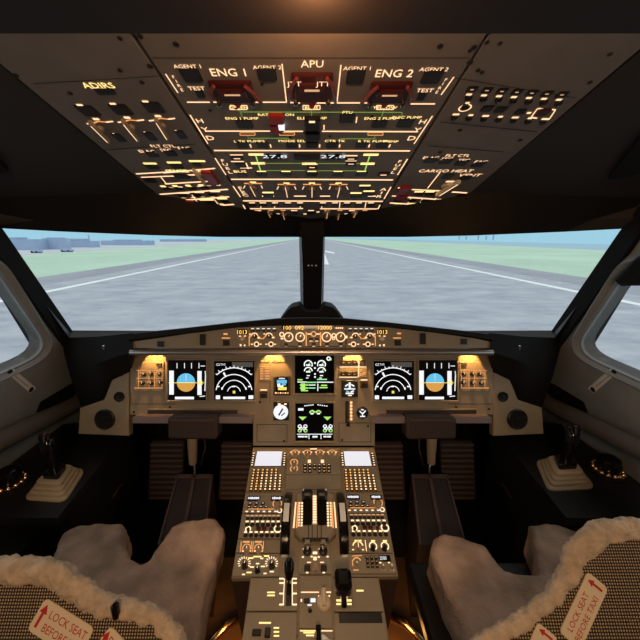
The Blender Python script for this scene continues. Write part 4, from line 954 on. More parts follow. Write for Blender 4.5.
for side, nm in (('L', 'left'), ('R', 'right')):
    # ---- flight computer keyboard
    p = pmod(side, 448.5, 491.5, 'control_display_unit', '%s pedestal keyboard unit with a blank white screen over glowing keys' % nm, 'control unit', 'pedestal keyboard units')
    y0 = 459.2; w = 26.5; cx = p.X(.5, y0) + (.6 if side == 'L' else -1.2)
    q = p.L(cx, y0); d = p.dim(cx, y0, w, 15)
    p.part('screen', MB().rbox(q.x, q.y, .002, .004, d[0], d[1], .003, 'black').flat(q.x, q.y, d[0] * .97, d[1] * .97, .0042, 'pale'))
    kd = p.dim(cx, 480, 2.7, 2.1)
    base = p.part('key', MB().box(0, 0, 0, .005, kd[0] * 1.1, kd[1] * 1.05, 'brown', .0006).flat(0, 0, kd[0] * .6, kd[1] * .66, .0053, 'keylit'))
    base2 = p.part('key', MB().box(0, 0, 0, .005, kd[0] * 1.1, kd[1] * 1.05, 'brown', .0006).flat(0, 0, kd[0] * .6, kd[1] * .66, .0053, 'hot'))
    first = {0: True, 1: True}
    for j in range(8):
        for i in range(7):
            y = 470.2 + j * 2.75; x = p.X(.12 + .122 * i, y) + (.9 if side == 'L' else -.4); c_ = p.L(x, y, .005)
            hot = 1 if (i >= 2 and j >= 2) and (i + j) % 3 else 0
            if j < 2 and i in (6,): continue
            b_ = (base, base2)[hot]
            if first[hot]: b_.location = (c_.x, c_.y, .002); first[hot] = False
            else: dup(b_, (c_.x, c_.y, .002), p.root)
    ls = p.part('line_key', MB().box(0, 0, 0, .004, kd[0] * .9, kd[1] * .8, 'brown', .0005).flat(0, 0, kd[0] * .6, kd[1] * .5, .0043, 'hot')); f1 = True
    for j in range(6):
        for t in (.055, .945):
            y = 453.6 + j * 2.35; c_ = p.L(p.X(t, y) + (.5 if side == 'L' else -.6), y, .004)
            if f1: ls.location = (c_.x, c_.y, .002); f1 = False
            else: dup(ls, (c_.x, c_.y, .002), p.root)
    p.hole(p.X(.06, 475), 475, 1); p.hole(p.X(.95, 478), 478, 1.2); p.done()
    # ---- radio unit
    p = pmod(side, 493, 513, 'radio_panel', '%s pedestal radio unit with two pale frequency windows' % nm, 'radio panel', 'pedestal radio units'); dy = 0 if side == 'L' else -1.2
    for t, w in ((.22, 11.5), (.80, 9.8)):
        x = p.X(t, 498) + .8; p.btn(x, 498 + dy, w + 1.6, 5, 'gloss', .004, 'display_window'); q = p.L(x, 498 + dy, .0046); dd = p.dim(x, 498, w, 3)
        p.marks.text('118.300' if w > 11 else '121.5', q.x, q.y, dd[1] * .86, .0046, 'wht', 0, .92 if w > 11 else 1.05); p.marks.flat(q.x, q.y, dd[0] * .9, dd[1] * .5, .0044, 'pale')
    for t in (.17, .33, .49): y = 503 + dy; p.btn(p.X(t, y), y, 3.6, 2.8, 'key', .006, legend='bar', lm='wht')
    for t in (.16, .31, .45, .58): y = 506.6 + dy; p.btn(p.X(t, y), y, 3.4, 2.4, 'key', .006, legend='bar', lm='warm')
    x = p.X(.85, 503.4); p.knob(x, 503.4 + dy, 3.2, 'beige', .02, None); p.arc(x, 503.4 + dy, 4.3, .9, 'orange')
    p.ln(p.X(.12, 509) + 1, 509 + dy, p.X(.88, 509), 509 + dy, .9, 'orange'); x = p.X(.92, 510.5); p.arc(x, 510.6 + dy, 2.1, 1, 'hot')
    for i in range(6): x = p.X(.12 + .14 * i, 512); p.rect(x, 511.4 + dy, 2.6, 1.3, 'wht' if i % 2 else 'warm')
    p.done()
    # ---- audio unit
    p = pmod(side, 514, 538.5, 'audio_panel', '%s pedestal audio unit with two rows of small black volume knobs' % nm, 'audio panel', 'pedestal audio units'); dy = 0 if side == 'L' else -1
    for i in range(8):
        x = p.X(.16 + .105 * i, 516.4); p.rect(x, 515.6 + dy, 3.0, 1, 'warmlo'); p.btn(x, 518.2 + dy, 3.6, 2.4, 'key', .004, 'receive_key')
    for y in (524, 534.6):
        for i in range(7):
            x = p.X(.17 + .123 * i, y); p.knob(x, y + dy, 1.9, 'black', .006, None, name='volume_knob'); p.rect(x, y - 2.6 + dy, 3.0, 1.5, 'hot')
    x = p.X(.21, 529); p.arc(x, 529 + dy, 2.4, 1.1, 'hot'); p.knob(x, 529 + dy, 1.4, 'key', .01, None)
    for t in (.45, .58): x = p.X(t, 528); p.btn(x, 528 + dy, 4.4, 3.2, 'dred', .008)
    p.btn(p.X(.74, 528.5), 528.5 + dy, 3, 2.6, 'dred', .008)
    x = p.X(.91, 528.6); p.arc(x, 528.6 + dy, 3.6, 1.2, 'hot'); p.btn(x, 528.6 + dy, 4.2, 2.6, 'key', .008); p.done()
# ---- left: two dimmer frames, blank plate, weather radar
p = pmod('L', 539.6, 553, 'dimmer_panel', 'pedestal panel with two orange framed dimmer knobs left of a blank plate')
for t in (.23, .50):
    x = p.X(t, 547); p.knob(x, 548, 2.6, 'beige', .016, 'hot'); p.arc(x, 548, 3.8, .9, 'orange', a0=-20, a1=200)
    for sx in (-5.2, 5.2): p.ln(x + sx, 541.4, x + sx - .8, 552, .9, 'orange')
    p.rect(x, 541.8, 7, 1.6, 'orange'); p.rect(x - 3.6, 551, 1.8, 1.2, 'warm'); p.rect(x + 3, 551, 1.8, 1.2, 'warm')
p.ln(p.X(.63, 541), 540.4, p.X(.62, 552), 552.5, .7, 'seam'); p.done()
p = pmod('L', 554, 576.6, 'weather_radar_control', 'lowest left pedestal panel with two black knobs in rings of white ticks')
for t, y in ((.23, 563), (.82, 563)):
    x = p.X(t, y); p.knob(x, y, 2.8, 'black', .018, 'hot', 80)
    for i in range(11): a = R(-30 + 24 * i); p.ln(x + 4.4 * math.cos(a), y - 4.4 * math.sin(a), x + 6.6 * math.cos(a), y - 6.6 * math.sin(a), 1.1, 'hot')
x = p.X(.52, 568); p.knob(x, 568, 2.6, 'black', .016, 'hot')
for t, y, w in ((.5, 556.6, 8), (.52, 563.6, 3.4), (.41, 567, 4), (.64, 566.4, 4), (.25, 574.4, 3), (.70, 573.4, 3), (.84, 571.6, 4), (.60, 558.4, 3), (.36, 572.4, 5), (.36, 558, 5), (.7, 556, 5)): p.rect(p.X(t, y), y, w, 1.3, 'hot' if w < 5 else 'gold')
p.done()
# ---- right: three knobs, transponder
p = pmod('R', 538.5, 553, 'radar_mode_panel', 'pedestal panel with one orange arc selector and two black ringed knobs')
x = p.X(.25, 546); p.grip(x, 546, 7, 8, 'beige', .018, pm='hot'); p.arc(x, 546.5, 5, 1, 'gold', a0=10, a1=170); p.rect(x, 540.6, 7, 1.3, 'gold'); p.rect(x - 5, 549.6, 2, 1.2); p.rect(x + 5, 549.6, 2, 1.2)
p.ln(p.X(.42, 540), 540, p.X(.42, 552), 551, .9)
for t in (.58, .84): x = p.X(t, 546); p.knob(x, 546, 2.4, 'black', .016, None); p.arc(x, 546, 3.6, 1, 'hot'); p.rect(x, 540.8, 4, 1.4, 'gold')
p.done()
p = pmod('R', 554, 573.6, 'transponder_panel', 'lowest right pedestal panel with a nine key pad and a bright white code window')
x = p.X(.20, 560); p.arc(x, 562, 4, 1, 'orange', a0=20, a1=160); p.ln(x - 5, 556, x + 5, 555.4, .9, 'orange'); p.ln(x - 4.6, 560, x - 4.2, 566, .9, 'orange'); p.knob(x, 562.6, 2, 'beige', .014, 'hot')
for j in range(3):
    for i in range(3): y = 557 + j * 4.2; p.btn(p.X(.42 + .095 * i, y), y, 3, 2.8, 'key', .007, 'keypad_key', 'bar', 'warmlo')
x = p.X(.79, 558); p.btn(x, 558, 12, 6.4, 'gloss', .004, 'display_window'); q = p.L(x - 1.5, 558, .0046); dd = p.dim(x, 558, 8, 3.6); p.marks.text('2000', q.x, q.y, dd[1], .0046, 'wht', 0, .72)
for t in (.74, .92): x = p.X(t, 565.4); p.knob(x, 565.4, 2, 'beige', .014, 'hot'); p.rect(x, 569.6, 3.4, 1.2, 'gold'); p.rect(x - 3, 562.6, 2, 1.1, 'gold')
p.rect(p.X(.16, 570), 570, 5, 1, 'orange'); p.done()

# ---- centre: switching panel
c0 = lambda y0, y1: dict(x0=(287.3 - .055 * (y0 - 448), 287.3 - .055 * (y1 - 448)), x1=(339.8 + .06 * (y0 - 448), 339.8 + .06 * (y1 - 448)))
p = pmod('C', 448, 474.5, 'display_switching_panel', 'top centre pedestal panel with four orange ringed knobs above small keys', **c0(448, 474.5))
for x in (295.2, 307.4, 319.8, 332):
    p.knob(x, 452.8, 2.4, 'beige', .016, 'hot'); p.arc(x, 452.8, 3.6, .9, 'orange'); p.rect(x - 4, 452, 1.6, 1); p.rect(x + 4, 452, 1.6, 1)
p.rect(313.5, 448.9, 7, 1)
for y in (462.2, 468.6): p.knob(294, y, 2.2, 'beige', .016, 'hot'); p.arc(294, y, 3.6, 1, 'orange')
for x in (309.3, 322.4): p.btn(x, 460.8, 3, 2.6, 'warm', .006, 'indicator_key')
for j, y in enumerate((464.6, 467.8, 471)):
    for i in range(6):
        if j == 2 and i == 2: continue
        p.btn(305 + i * 4.8, y, 3.4, 2.2, 'key', .007, legend='bar', lm='warm')
p.done()
p = pmod('C', 475, 489, 'blank_panel', 'plain blank plate between the switching panel and the thrust levers', **c0(475, 489))
p.hole(291, 478, .9); p.hole(338, 478, .9); p.done()

# ---- thrust quadrant
q = Panel(PED, 315, 539, 'thrust_quadrant', 'raised throttle quadrant with two black thrust levers and lit ladder scales', 'throttle')
H = .022
Lq = lambda x, y, z=H: q.L(x, y, z)
bx = [Lq(*p) for p in ((303, 540), (328, 540), (336, 532), (334.5, 492), (295.5, 492), (294, 532))]
q.part('housing', MB().prism(bx, 0, H, 'panel', .006))
for x in (307, 322.3):
    a, b2 = Lq(x, 522.5), Lq(x, 495); w = q.dim(x, 508, 11, 4, H)[0]
    q.part('lever_slot', MB().box((a.x + b2.x) / 2, (a.y + b2.y) / 2, H - .004, H + .0008, w, (b2 - a).length, 'black'))
for x in (307.2, 322.0):
    a, b2 = q.L(x, 521, .04), q.L(x, 494, .065); w = q.dim(x, 505, 8.6, 4, .05)[0]
    root_ = q.part('thrust_lever', MB().loft([[(p_.x - w / 2, p_.y, z_), (p_.x + w / 2, p_.y, z_), (p_.x + w / 2, p_.y - .004, z_ - .012), (p_.x - w / 2, p_.y - .004, z_ - .012)] for p_, z_ in ((a, .026), (a.lerp(b2, .35), .040), (a.lerp(b2, .7), .054), (b2, .066))], 'gloss', True))
    hd = q.L(x, 492.6, .075); w2 = q.dim(x, 492, 10.6, 4, .07)[0]
    q.part('lever_head', MB().rbox(hd.x, hd.y, .055, .082, w2, .024, .007, 'black', .006), parent=root_)
    hl = q.L(x, 496, .07); q.part('head_trim', MB().box(hl.x, hl.y, .0622, .0668, w2 * .9, .0035, 'chrome'), parent=root_)
    sd_ = -1 if x < 314 else 1
    q.part('release_button', MB().lathe(hd.x + sd_ * w2 * .36, hd.y + .004, [(.003, .08), (.003, .084), (.001, .085)], 'wht' if 0 else 'white', 8), parent=root_)
def qm(x, y, w, h, m_, z=H + .001): p_ = q.L(x, y, z); d = q.dim(x, y, w, h, z); q.marks.flat(p_.x, p_.y, d[0], d[1], z, m_)
qm(314.7, 509, 4, 29, 'warmlo', H + .0009)
for i in range(11): qm(314.7, 496.5 + i * 2.55, 3.4, 1.5, 'hot', H + .0014)
for i in range(9):
    y = 503 + i * 2.8
    for x, w, m_ in ((302.2 - i * .08, 1.8, 'hot'), (299.6 - i * .1, 1.4, 'warm'), (327.6 + i * .08, 1.8, 'hot'), (330.4 + i * .1, 1.4, 'warm')): qm(x, y, w, 1.9, m_)
for x0, x1, m_ in ((298.4, 296.6, 'orange'), (295.8, 293.6, 'warm'), (331.6, 333.2, 'orange'), (334.2, 336.2, 'warm')):
    p0, p1 = q.L(x0, 502, H + .001), q.L(x1, 528, H + .001); q.marks.line(p0, p1, .0042, H + .001, m_)
for x in (308.5, 312.2, 317.4, 321.2): p0, p1 = q.L(x, 525, H + .001), q.L(x, 538, H + .001); q.marks.line(p0, p1, .0025, H + .001, 'seam')
p0, p1 = q.L(302, 539.2, H), q.L(328.6, 539.2, H); q.part('cross_bar', MB().tube([(p0.x, p0.y, H - .002), (p1.x, p1.y, H - .002)], .005, 'seam', 8))
q.done()
# ---- trim wheels
for s, nm, x, ym in ((-1, 'left', 287, 512.2), (1, 'right', 341.8, 510.4)):
    t = Panel(PED, x, 521, 'trim_wheel', 'black %s pitch trim wheel rim with one long white mark' % nm, 'wheel', 'pitch trim wheels')
    Rr, zc, th = .120, -.068, .0135
    prof = []
    vs, fs = [], []; n = 40
    ring = [(-th, Rr - .006), (-th * .6, Rr), (th * .6, Rr), (th, Rr - .006), (th, Rr - .03), (-th, Rr - .03)]
    for i in range(n):
        a = 2 * math.pi * i / n
        for (xx, r_) in ring: vs.append((xx, r_ * math.cos(a), zc + r_ * math.sin(a)))
    m_ = len(ring)
    for i in range(n):
        for k_ in range(m_): fs.append((i * m_ + k_, i * m_ + (k_ + 1) % m_, ((i + 1) % n) * m_ + (k_ + 1) % m_, ((i + 1) % n) * m_ + k_))
    t.part('rim', MB().add(vs, fs, 'gloss'))
    def band(a0, a1, nn, m2, name):
        rows = [[(-th * .62, (Rr + .0008) * math.cos(R(a0 + (a1 - a0) * i / nn)), zc + (Rr + .0008) * math.sin(R(a0 + (a1 - a0) * i / nn))), (th * .62, (Rr + .0008) * math.cos(R(a0 + (a1 - a0) * i / nn)), zc + (Rr + .0008) * math.sin(R(a0 + (a1 - a0) * i / nn)))] for i in range(nn + 1)]
        t.part(name, MB().loft(rows, m2))
    band(79, 106, 6, 'white', 'white_mark'); band(144, 147, 1, 'white', 'white_tick')
    t.part('hub', MB().tube([(-th * .7, 0, zc), (th * .7, 0, zc)], .09, 'black', 24))
# ---- engine master panel
p = pmod('C', 541.5, 574, 'engine_start_panel', 'panel with two steel engine levers above a round mode selector', **dict(x0=(299, 297.5), x1=(330.5, 332)))
for x in (307.3, 323.2):
    lv = p.part('engine_lever', MB().tube([(0, -.004, 0), (0, .002, .016), (0, .004, .024)], [.005, .0042, .0042], 'chrome', 10), (*p.L(x, 548, .01), 0)); 
    p.part('lever_cap', MB().box(0, .005, .022, .034, .019, .012, 'chrome', .003), parent=lv)
    c_ = p.L(x, 552); p.part('lever_gate', MB().lathe(c_.x, c_.y, [(.012, .001), (.012, .006), (.007, .008)], 'black', 14))
    p.rect(x - 3.4, 549, 2, 1.4); p.rect(x - 4.4, 557, 2, 1.4, 'hot'); p.rect(x + 4.4, 556.6, 2, 1.4, 'hot')
p.btn(315, 552.6, 4.4, 2.2, 'hot', .004, 'indicator_or_glint'); p.btn(315, 558.2, 3.4, 3.4, 'warm', .004, 'indicator_or_glint')
p.grip(315.4, 567.4, 7.6, 8, 'beige', .016, name='mode_selector', pm=None)
for x in (307.2, 323.8): p.btn(x, 567.4, 6, 6.6, 'key', .007); p.rect(x, 572.6, 2.4, 1.4, 'hot')
for x in (309, 322): p.rect(x, 562.3, 4, 1)
p.done()

# ---- aft section panels
p = pmod('C', 578, 611, 'speed_brake_panel', 'aft left pedestal panel with a black speed brake lever beside white scales', 'lever panel', **dict(x0=(251, 246), x1=(298.4, 297.6)))
pa, pb = p.L(288.5, 606, .002), p.L(289.3, 578.5, .002)
p.part('slot', MB().line(pa, pb, .013, .0024, 'black'))
lv = p.part('lever', MB().tube([(*p.L(288.8, 583, .006), .004), (*p.L(289, 577, .035), .035)], [.006, .006], 'gloss', 10))
hp = [Vector((*p.L(288.9, 578, .05), .045)), Vector((*p.L(289.1, 571.5, .058), .058)), Vector((*p.L(289.2, 563.5, .062), .062)), Vector((*p.L(289.2, 559, .062), .060))]
p.part('lever_handle', MB().tube(hp, [.008, .0125, .0135, .008], 'gloss', 12), parent=lv)
for x, x2 in ((284.4, 283.2), (292.2, 292.4)): p.ln(x, 578.6, x2, 605, 1.0, 'hot'); 
for y in (578.6, 583, 593.5, 604.5):
    for x in (281.6, 294.6): p.rect(x, y, 4.6, 1.6, 'hot')
for y in (592.4, 595.4): p.rect(271, y, 7.5, 1.4, 'gold')
for x, y in ((253.6, 580.5), (249.5, 608.5), (296, 608.5)): p.hole(x, y, 1)
p.done()
p = pmod('C', 578, 611.5, 'flap_panel', 'aft right pedestal panel with a chunky black flap lever over gold scales', 'lever panel', **dict(x0=(333, 333.6), x1=(378.2, 383.4)))
pa, pb = p.L(344, 606.5, .002), p.L(343.4, 579, .002)
p.part('slot', MB().line(pa, pb, .012, .0024, 'black'))
lv = p.part('lever', MB().tube([(*p.L(344.2, 605.5, .004), .003), (*p.L(343.6, 588, .045), .045)], [.007, .008], 'gloss', 10))
hd = p.L(343.4, 578, .06); p.part('lever_handle', MB().rbox(hd.x, hd.y, .030, .064, .041, .048, .010, 'gloss', .009), parent=lv)
for x in (338.6, 349.4):
    for y in (600.4, 604): p.rect(x, y, 4.4, 2, 'gold')
    p.ln(x + (2.4 if x < 344 else -2.4), 590, x + (2.6 if x < 344 else -2.6), 602, .9, 'hot')
p.rect(360, 590.6, 7, 1.6, 'gold'); p.hole(380.5, 608.5, 1); p.hole(375.8, 580.6, 1); p.done()
p = pmod('C', 576, 628.5, 'parking_brake_panel', 'centre aft panel with a beige parking brake handle beside a tiny white readout', **dict(x0=(299.4, 298.4), x1=(332, 333)))
p.ln(301, 592.2, 319, 592.2, 1.4); p.rect(327.5, 592.2, 7, 1.4)
c_ = p.L(324, 602, .008); hb = p.part('brake_handle', MB().lathe(0, 0, [(.017, 0), (.017, .008), (.014, .012), (.010, .014)], 'beige2', 20), (c_.x, c_.y, .001))
p.part('handle_bar', MB().box(0, .006, .012, .026, .012, .036, 'beige2', .004), parent=hb)
p.btn(306.8, 600.3, 5.6, 4.4, 'black', .006, 'display_window'); p.rect(313, 600.2, 5, 4, 'wht'); p.rect(309.6, 605, 4.4, 1.5, 'wht'); p.rect(301.4, 600.4, 1.4, 2.6, 'hot'); p.knob(310, 609.4, 1.8, 'black', .008, None)
p.rect(320, 596.2, 3.6, 1.6, 'hot'); p.rect(328.4, 596, 3, 1.6, 'hot')
p.hole(303, 617, .8); p.hole(331, 617, .8); p.done()
p = pmod('C', 629, 652, 'gravity_gear_panel', 'rearmost centre panel with a black and white crank handle across a lit line', **dict(x0=(298.4, 297.8), x1=(333, 333.8)))
p.ln(300, 630.8, 315.5, 630.8, 1.4, 'gold'); p.ln(321, 630.8, 332.5, 630.8, 1.4); p.rect(309, 632.6, 11, 1.5, 'gold'); p.rect(310, 635.4, 8, 1.4, 'gold')
c0_, c1_ = p.L(318.6, 640, .012), p.L(318.4, 626, .012)
p.part('crank_arm', MB().tube([(c0_.x, c0_.y - .02, .010), (c0_.x, c0_.y, .012), (c1_.x, c1_.y, .014)], .0065, 'gloss', 8))
w_ = [p.L(*v, .012) for v in ((321, 633.5), (324, 634.5), (330.5, 640), (321.5, 641))]
p.part('crank_handle', MB().prism(w_, .004, .014, 'white', .002)); p.done()
p = pmod('C', 612.5, 655, 'door_panel', 'rear left pedestal panel with a black cockpit door switch and gold captions', **dict(x0=(245.8, 239), x1=(297.6, 297)))
p.rect(265, 622.8, 12, 1.6, 'gold'); p.btn(256.6, 632, 9, 7, 'black', .006); p.btn(267.4, 631.4, 5.6, 9, 'key', .012, 'toggle_switch')
for y in (627.8, 631.8, 635.8): p.rect(276.4, y, 5.4, 1.5, 'gold')
for x, y in ((296.4, 624), (248, 616), (296.6, 636)): p.hole(x, y, 1)
p.done()
p = pmod('C', 613, 655, 'printer_panel', 'rear right pedestal panel with a wide black slot', **dict(x0=(333.8, 334.6), x1=(383.6, 391)))
d = p.dim(360, 618.4, 43, 10); c_ = p.L(360.4, 618.4); p.part('slot', MB().box(c_.x, c_.y, .002, .0032, d[0], d[1], 'black', .0005)); p.hole(336.4, 622, 1.2); p.done()
# ============================================================ FOOTWELLS
CT = .58                                             # side console height
for s, nm in ((-1, 'left'), (1, 'right')):
    mx = (lambda x: x) if s < 0 else (lambda x: 624 - x)
    V = lambda x, y, z: Vector((s * x, y, z))
    # side console
    r = empty('side_console', 'black side console under the %s side window' % nm, 'console', V(.95, .7, 0), 'side consoles'); o = r.location
    sh = lambda L_: [v - o for v in L_]
    MB().hexa(sh([V(.79, .80, 0), V(1.28, .80, 0), V(1.28, 1.28, 0), V(.83, 1.28, 0)]), sh([V(.77, .80, CT - .02), V(1.13, .80, CT - .02), V(1.13, 1.28, CT - .02), V(.81, 1.28, CT - .02)]), 'matt').build('body', r)
    MB().hexa(sh([V(.762, .78, CT - .02), V(1.132, .78, CT - .02), V(1.132, 1.29, CT - .02), V(.805, 1.29, CT - .02)]), sh([V(.768, .785, CT), V(1.128, .785, CT), V(1.128, 1.285, CT), V(.811, 1.285, CT)]), 'black').build('top_plate', r)
    MB().hexa(sh([V(.85, -.2, 0), V(1.28, -.2, 0), V(1.28, .80, 0), V(.85, .80, 0)]), sh([V(.85, -.2, CT - .07), V(1.145, -.2, CT - .07), V(1.145, .80, CT - .07), V(.85, .80, CT - .07)]), 'matt').build('aft_body', r)
    pts = [at_plane(mx(x), y, V(.79, 0, 0), Vector((1, 0, 0))) for x, y in ((112.5, 498), (121.5, 484))]
    tag(MB().tube([p_ - pts[0] for p_ in pts], .0035, 'dred', 8).build('release_strap', None, pts[0]), 'thin dark red strap on the inner face of the %s console' % nm, 'strap', 'console straps')
    # side stick
    cs = [(22, 500), (58, 467), (86, 470), (65, 503)] if s < 0 else [(535, 461), (571, 458), (596, 489), (548, 492)]
    cs = [at_z(x, y, CT) for x, y in cs]; c = sum(cs, Vector()) / 4
    r = empty('side_stick', 'black %s hand side stick rising from a stepped beige rubber boot' % nm, 'control stick', c, 'side sticks')
    mb = MB(); base = rounded([Vector(((v - c).x, (v - c).y)) for v in cs], .03, 5); z = 0
    for k_, (sc, h) in enumerate(((1, .009), (.86, .011), (.74, .011), (.62, .014))):
        mb.prism([p_ * sc for p_ in base], z, z + h, 'boot', .004); z += h
    mb.build('boot', r)
    MB().prism([p_ * .40 for p_ in base], z, z + .018, 'gloss', .004).build('collar', r); z += .018
    hx = -s * -.004; top = Vector((hx * 4, .012, z + .118))
    path = [Vector((0, 0, z - .01)), Vector((0, -.002, z + .02)), Vector((hx, -.004, z + .05)), Vector((hx * 2, 0, z + .08)), Vector((hx * 3, .008, z + .102)), top]
    MB().tube(path, [.017, .0155, .0175, .0185, .020, .012], 'gloss', 12).build('grip', r)
    MB().tube([top + Vector((-.02, .004, -.010)), top + Vector((.02, .004, -.006))], [.014, .012], 'gloss', 10).build('grip_head', r)
    MB().lathe(top.x, top.y - .006, [(.006, top.z - .004), (.006, top.z + .008), (.003, top.z + .010)], 'dred', 10).build('thumb_button', r)
    MB().tube([path[3] + Vector((0, .016, .006)), path[3] + Vector((0, .026, .0)), path[3] + Vector((0, .022, -.018))], .005, 'black', 8).build('trigger', r)
    # nose wheel steering hand wheel
    c = at_z(10.5, 486, CT) if s < 0 else at_z(606.5, 473, CT)
    r = empty('steering_tiller', 'round black steering hand wheel with a shiny brass rim on the %s console' % nm, 'hand wheel', c, 'steering hand wheels')
    MB().lathe(0, 0, [(.05, 0), (.05, .008), (.04, .012)], 'black', 20).build('base', r)
    mb = MB()
    for i in range(14):
        a = 2 * math.pi * i / 14; mb.lathe(.042 * math.cos(a), .042 * math.sin(a), [(.004, .008), (.009, .014), (.0085, .020), (.003, .026)], 'brass', 8)
    mb.build('rim_studs', r)
    MB().lathe(0, 0, [(.034, .01), (.037, .04), (.030, .062), (.012, .072), (.001, .073)], 'gloss', 20).build('hand_knob', r)
    # pedals
    for nm2, x0, x1, y0, y1 in (('outer', 149, 184, 441, 500), ('inner', 220, 252.5, 442, 500)):
        pl = pl_cam(1.44); p = Panel(pl, mx((x0 + x1) / 2), y1, 'rudder_pedal', '%s ribbed rudder pedal in the %s footwell' % (nm2, nm), 'pedal', 'rudder pedals')
        sx = -3 if s < 0 else -3
        poly = [p.L(mx(x), y) for x, y in ((x0 + 2, y0), (x1, y0), (x1 - 2, y1), (x0 - 2, y1))]
        mb = MB().prism(rounded(poly, .012, 3), -.02, 0, 'ramp', .003)
        for i in range(11):
            y = y0 + 4 + (y1 - y0 - 6) * i / 10; a, b2 = p.L(mx(x0 + 1.5), y), p.L(mx(x1 - 1.5), y); mb.tube([(a.x, a.y, 0), (b2.x, b2.y, 0)], .0062, 'ped2', 6)
        p.part('foot_plate', mb)
        a = p.L(mx((x0 + x1) / 2), y1); wv = p.root.matrix_world @ Vector((a.x, a.y + .05, -.02)); im = p.root.matrix_world.inverted()
        p.part('arm', MB().tube([im @ wv, im @ (wv + Vector((0, .05, -.10))), im @ Vector((wv.x, wv.y + .08, .012))], .014, 'black', 8))
    # sloping foot rest
    tp = [at_depth(mx(176.5), 475, 1.36), at_depth(mx(213), 475, 1.36)]; bt = [at_depth(mx(206), 545, 1.12), at_depth(mx(157), 545, 1.12)]
    r = empty('foot_rest', 'sloping brown foot rest ramp with two dark treads in the %s footwell' % nm, 'foot rest', Vector(((tp[0].x + bt[1].x) / 2, tp[0].y, 0)), 'foot rest ramps'); o = r.location
    top_ = [bt[1], bt[0], tp[1], tp[0]]; MB().hexa([Vector((v.x, v.y, .0)) - o for v in top_], [v - o for v in top_], 'ramp').build('ramp', r)
    nrm = (top_[1] - top_[0]).cross(top_[3] - top_[0]).normalized()
    if nrm.z < 0: nrm = -nrm
    Bq = lambda a, b2: top_[0].lerp(top_[1], a).lerp(top_[3].lerp(top_[2], a), b2)
    for a0, a1 in ((.02, .06), (.46, .54), (.94, .98)):
        q4 = [Bq(a0, .0), Bq(a1, .0), Bq(a1, 1), Bq(a0, 1)]; MB().hexa([v - o for v in q4], [v + nrm * .006 - o for v in q4], 'ped2').build('edge_strip', r)
    q4 = [Bq(0, .93), Bq(1, .93), Bq(1, 1), Bq(0, 1)]; MB().hexa([v - o for v in q4], [v + nrm * .006 - o for v in q4], 'ped2').build('top_strip', r)
    # pedal adjuster hanging under the table
    a = at_depth(mx(192), 432, 1.33); b2 = at_depth(mx(193), 463, 1.36)
    r = empty('pedal_adjuster', 'tan bracket with a crank hanging under the %s folding table' % nm, 'adjuster', a, 'pedal adjusters')
    MB().tube([Vector(), (b2 - a) * .6, b2 - a], [.022, .019, .017], 'beige', 10).build('bracket', r)
    e = at_depth(mx(195), 467, 1.35) - a; MB().tube([b2 - a, e, e + Vector((0, -.01, -.03))], .006, 'chrome', 8).build('crank', r)
    MB().tube([Vector((-s * .05, 0, 0)), Vector((-s * .045, .01, -.08)), e + Vector((-s * .02, .01, .0))], .005, 'black', 8).build('cable', r)
    # floor plate beside the pedestal
    q4 = [V(.17, .30, .002), V(.52, .30, .002), V(.52, 1.12, .002), V(.17, 1.12, .002)]
    f = MB().hexa([v for v in q4], [v + Vector((0, 0, .012)) for v in q4], 'floor').build('floor_plate')
    tag(f, 'amber lit metal floor plate between the pedestal and the %s seat' % nm, 'floor plate', 'floor plates')
    c = at_z(225 if s < 0 else 409, 634, .02)
    r = empty('streak_rail', 'curved brass piece added for the bright floor streak beside the %s seat base' % nm, 'rail', c, 'streak rails')  # brass curve added so the floor lamp reads as a bright streak
    MB().tube([Vector((s * .05, -.10, .0)), Vector((s * .03, -.04, .035)), Vector((-s * .01, .0, .045)), Vector((-s * .05, .03, .035)), Vector((-s * .075, .05, .0))], .016, 'brass', 10).build('rail', r)

# ============================================================ SEATS
def woolly(name, mb, voxel, it, disp, ns, m, parent, fine=0.0):
    me0 = mb.mesh(name); o = bpy.data.objects.new(name, me0); COL.objects.link(o)
    md = o.modifiers.new('r', 'REMESH'); md.mode = 'VOXEL'; md.voxel_size = voxel
    if it: sm = o.modifiers.new('s', 'SMOOTH'); sm.iterations = it; sm.factor = .5
    dg = bpy.context.evaluated_depsgraph_get(); me = bpy.data.meshes.new_from_object(o.evaluated_get(dg))
    bpy.data.objects.remove(o); bpy.data.meshes.remove(me0)
    nr = [v.normal.copy() for v in me.vertices]
    for v, n_ in zip(me.vertices, nr):
        d = noise.fractal(v.co * ns, 1.0, 2.0, 3) * disp
        if fine: d += noise.noise(v.co * 150) * fine
        v.co += n_ * d
    me.materials.clear(); me.materials.append(M[m]); me.polygons.foreach_set('use_smooth', [True] * len(me.polygons)); me.polygons.foreach_set('material_index', [0] * len(me.polygons)); me.update()
    o = bpy.data.objects.new(name, me); COL.objects.link(o); o.parent = parent; return o

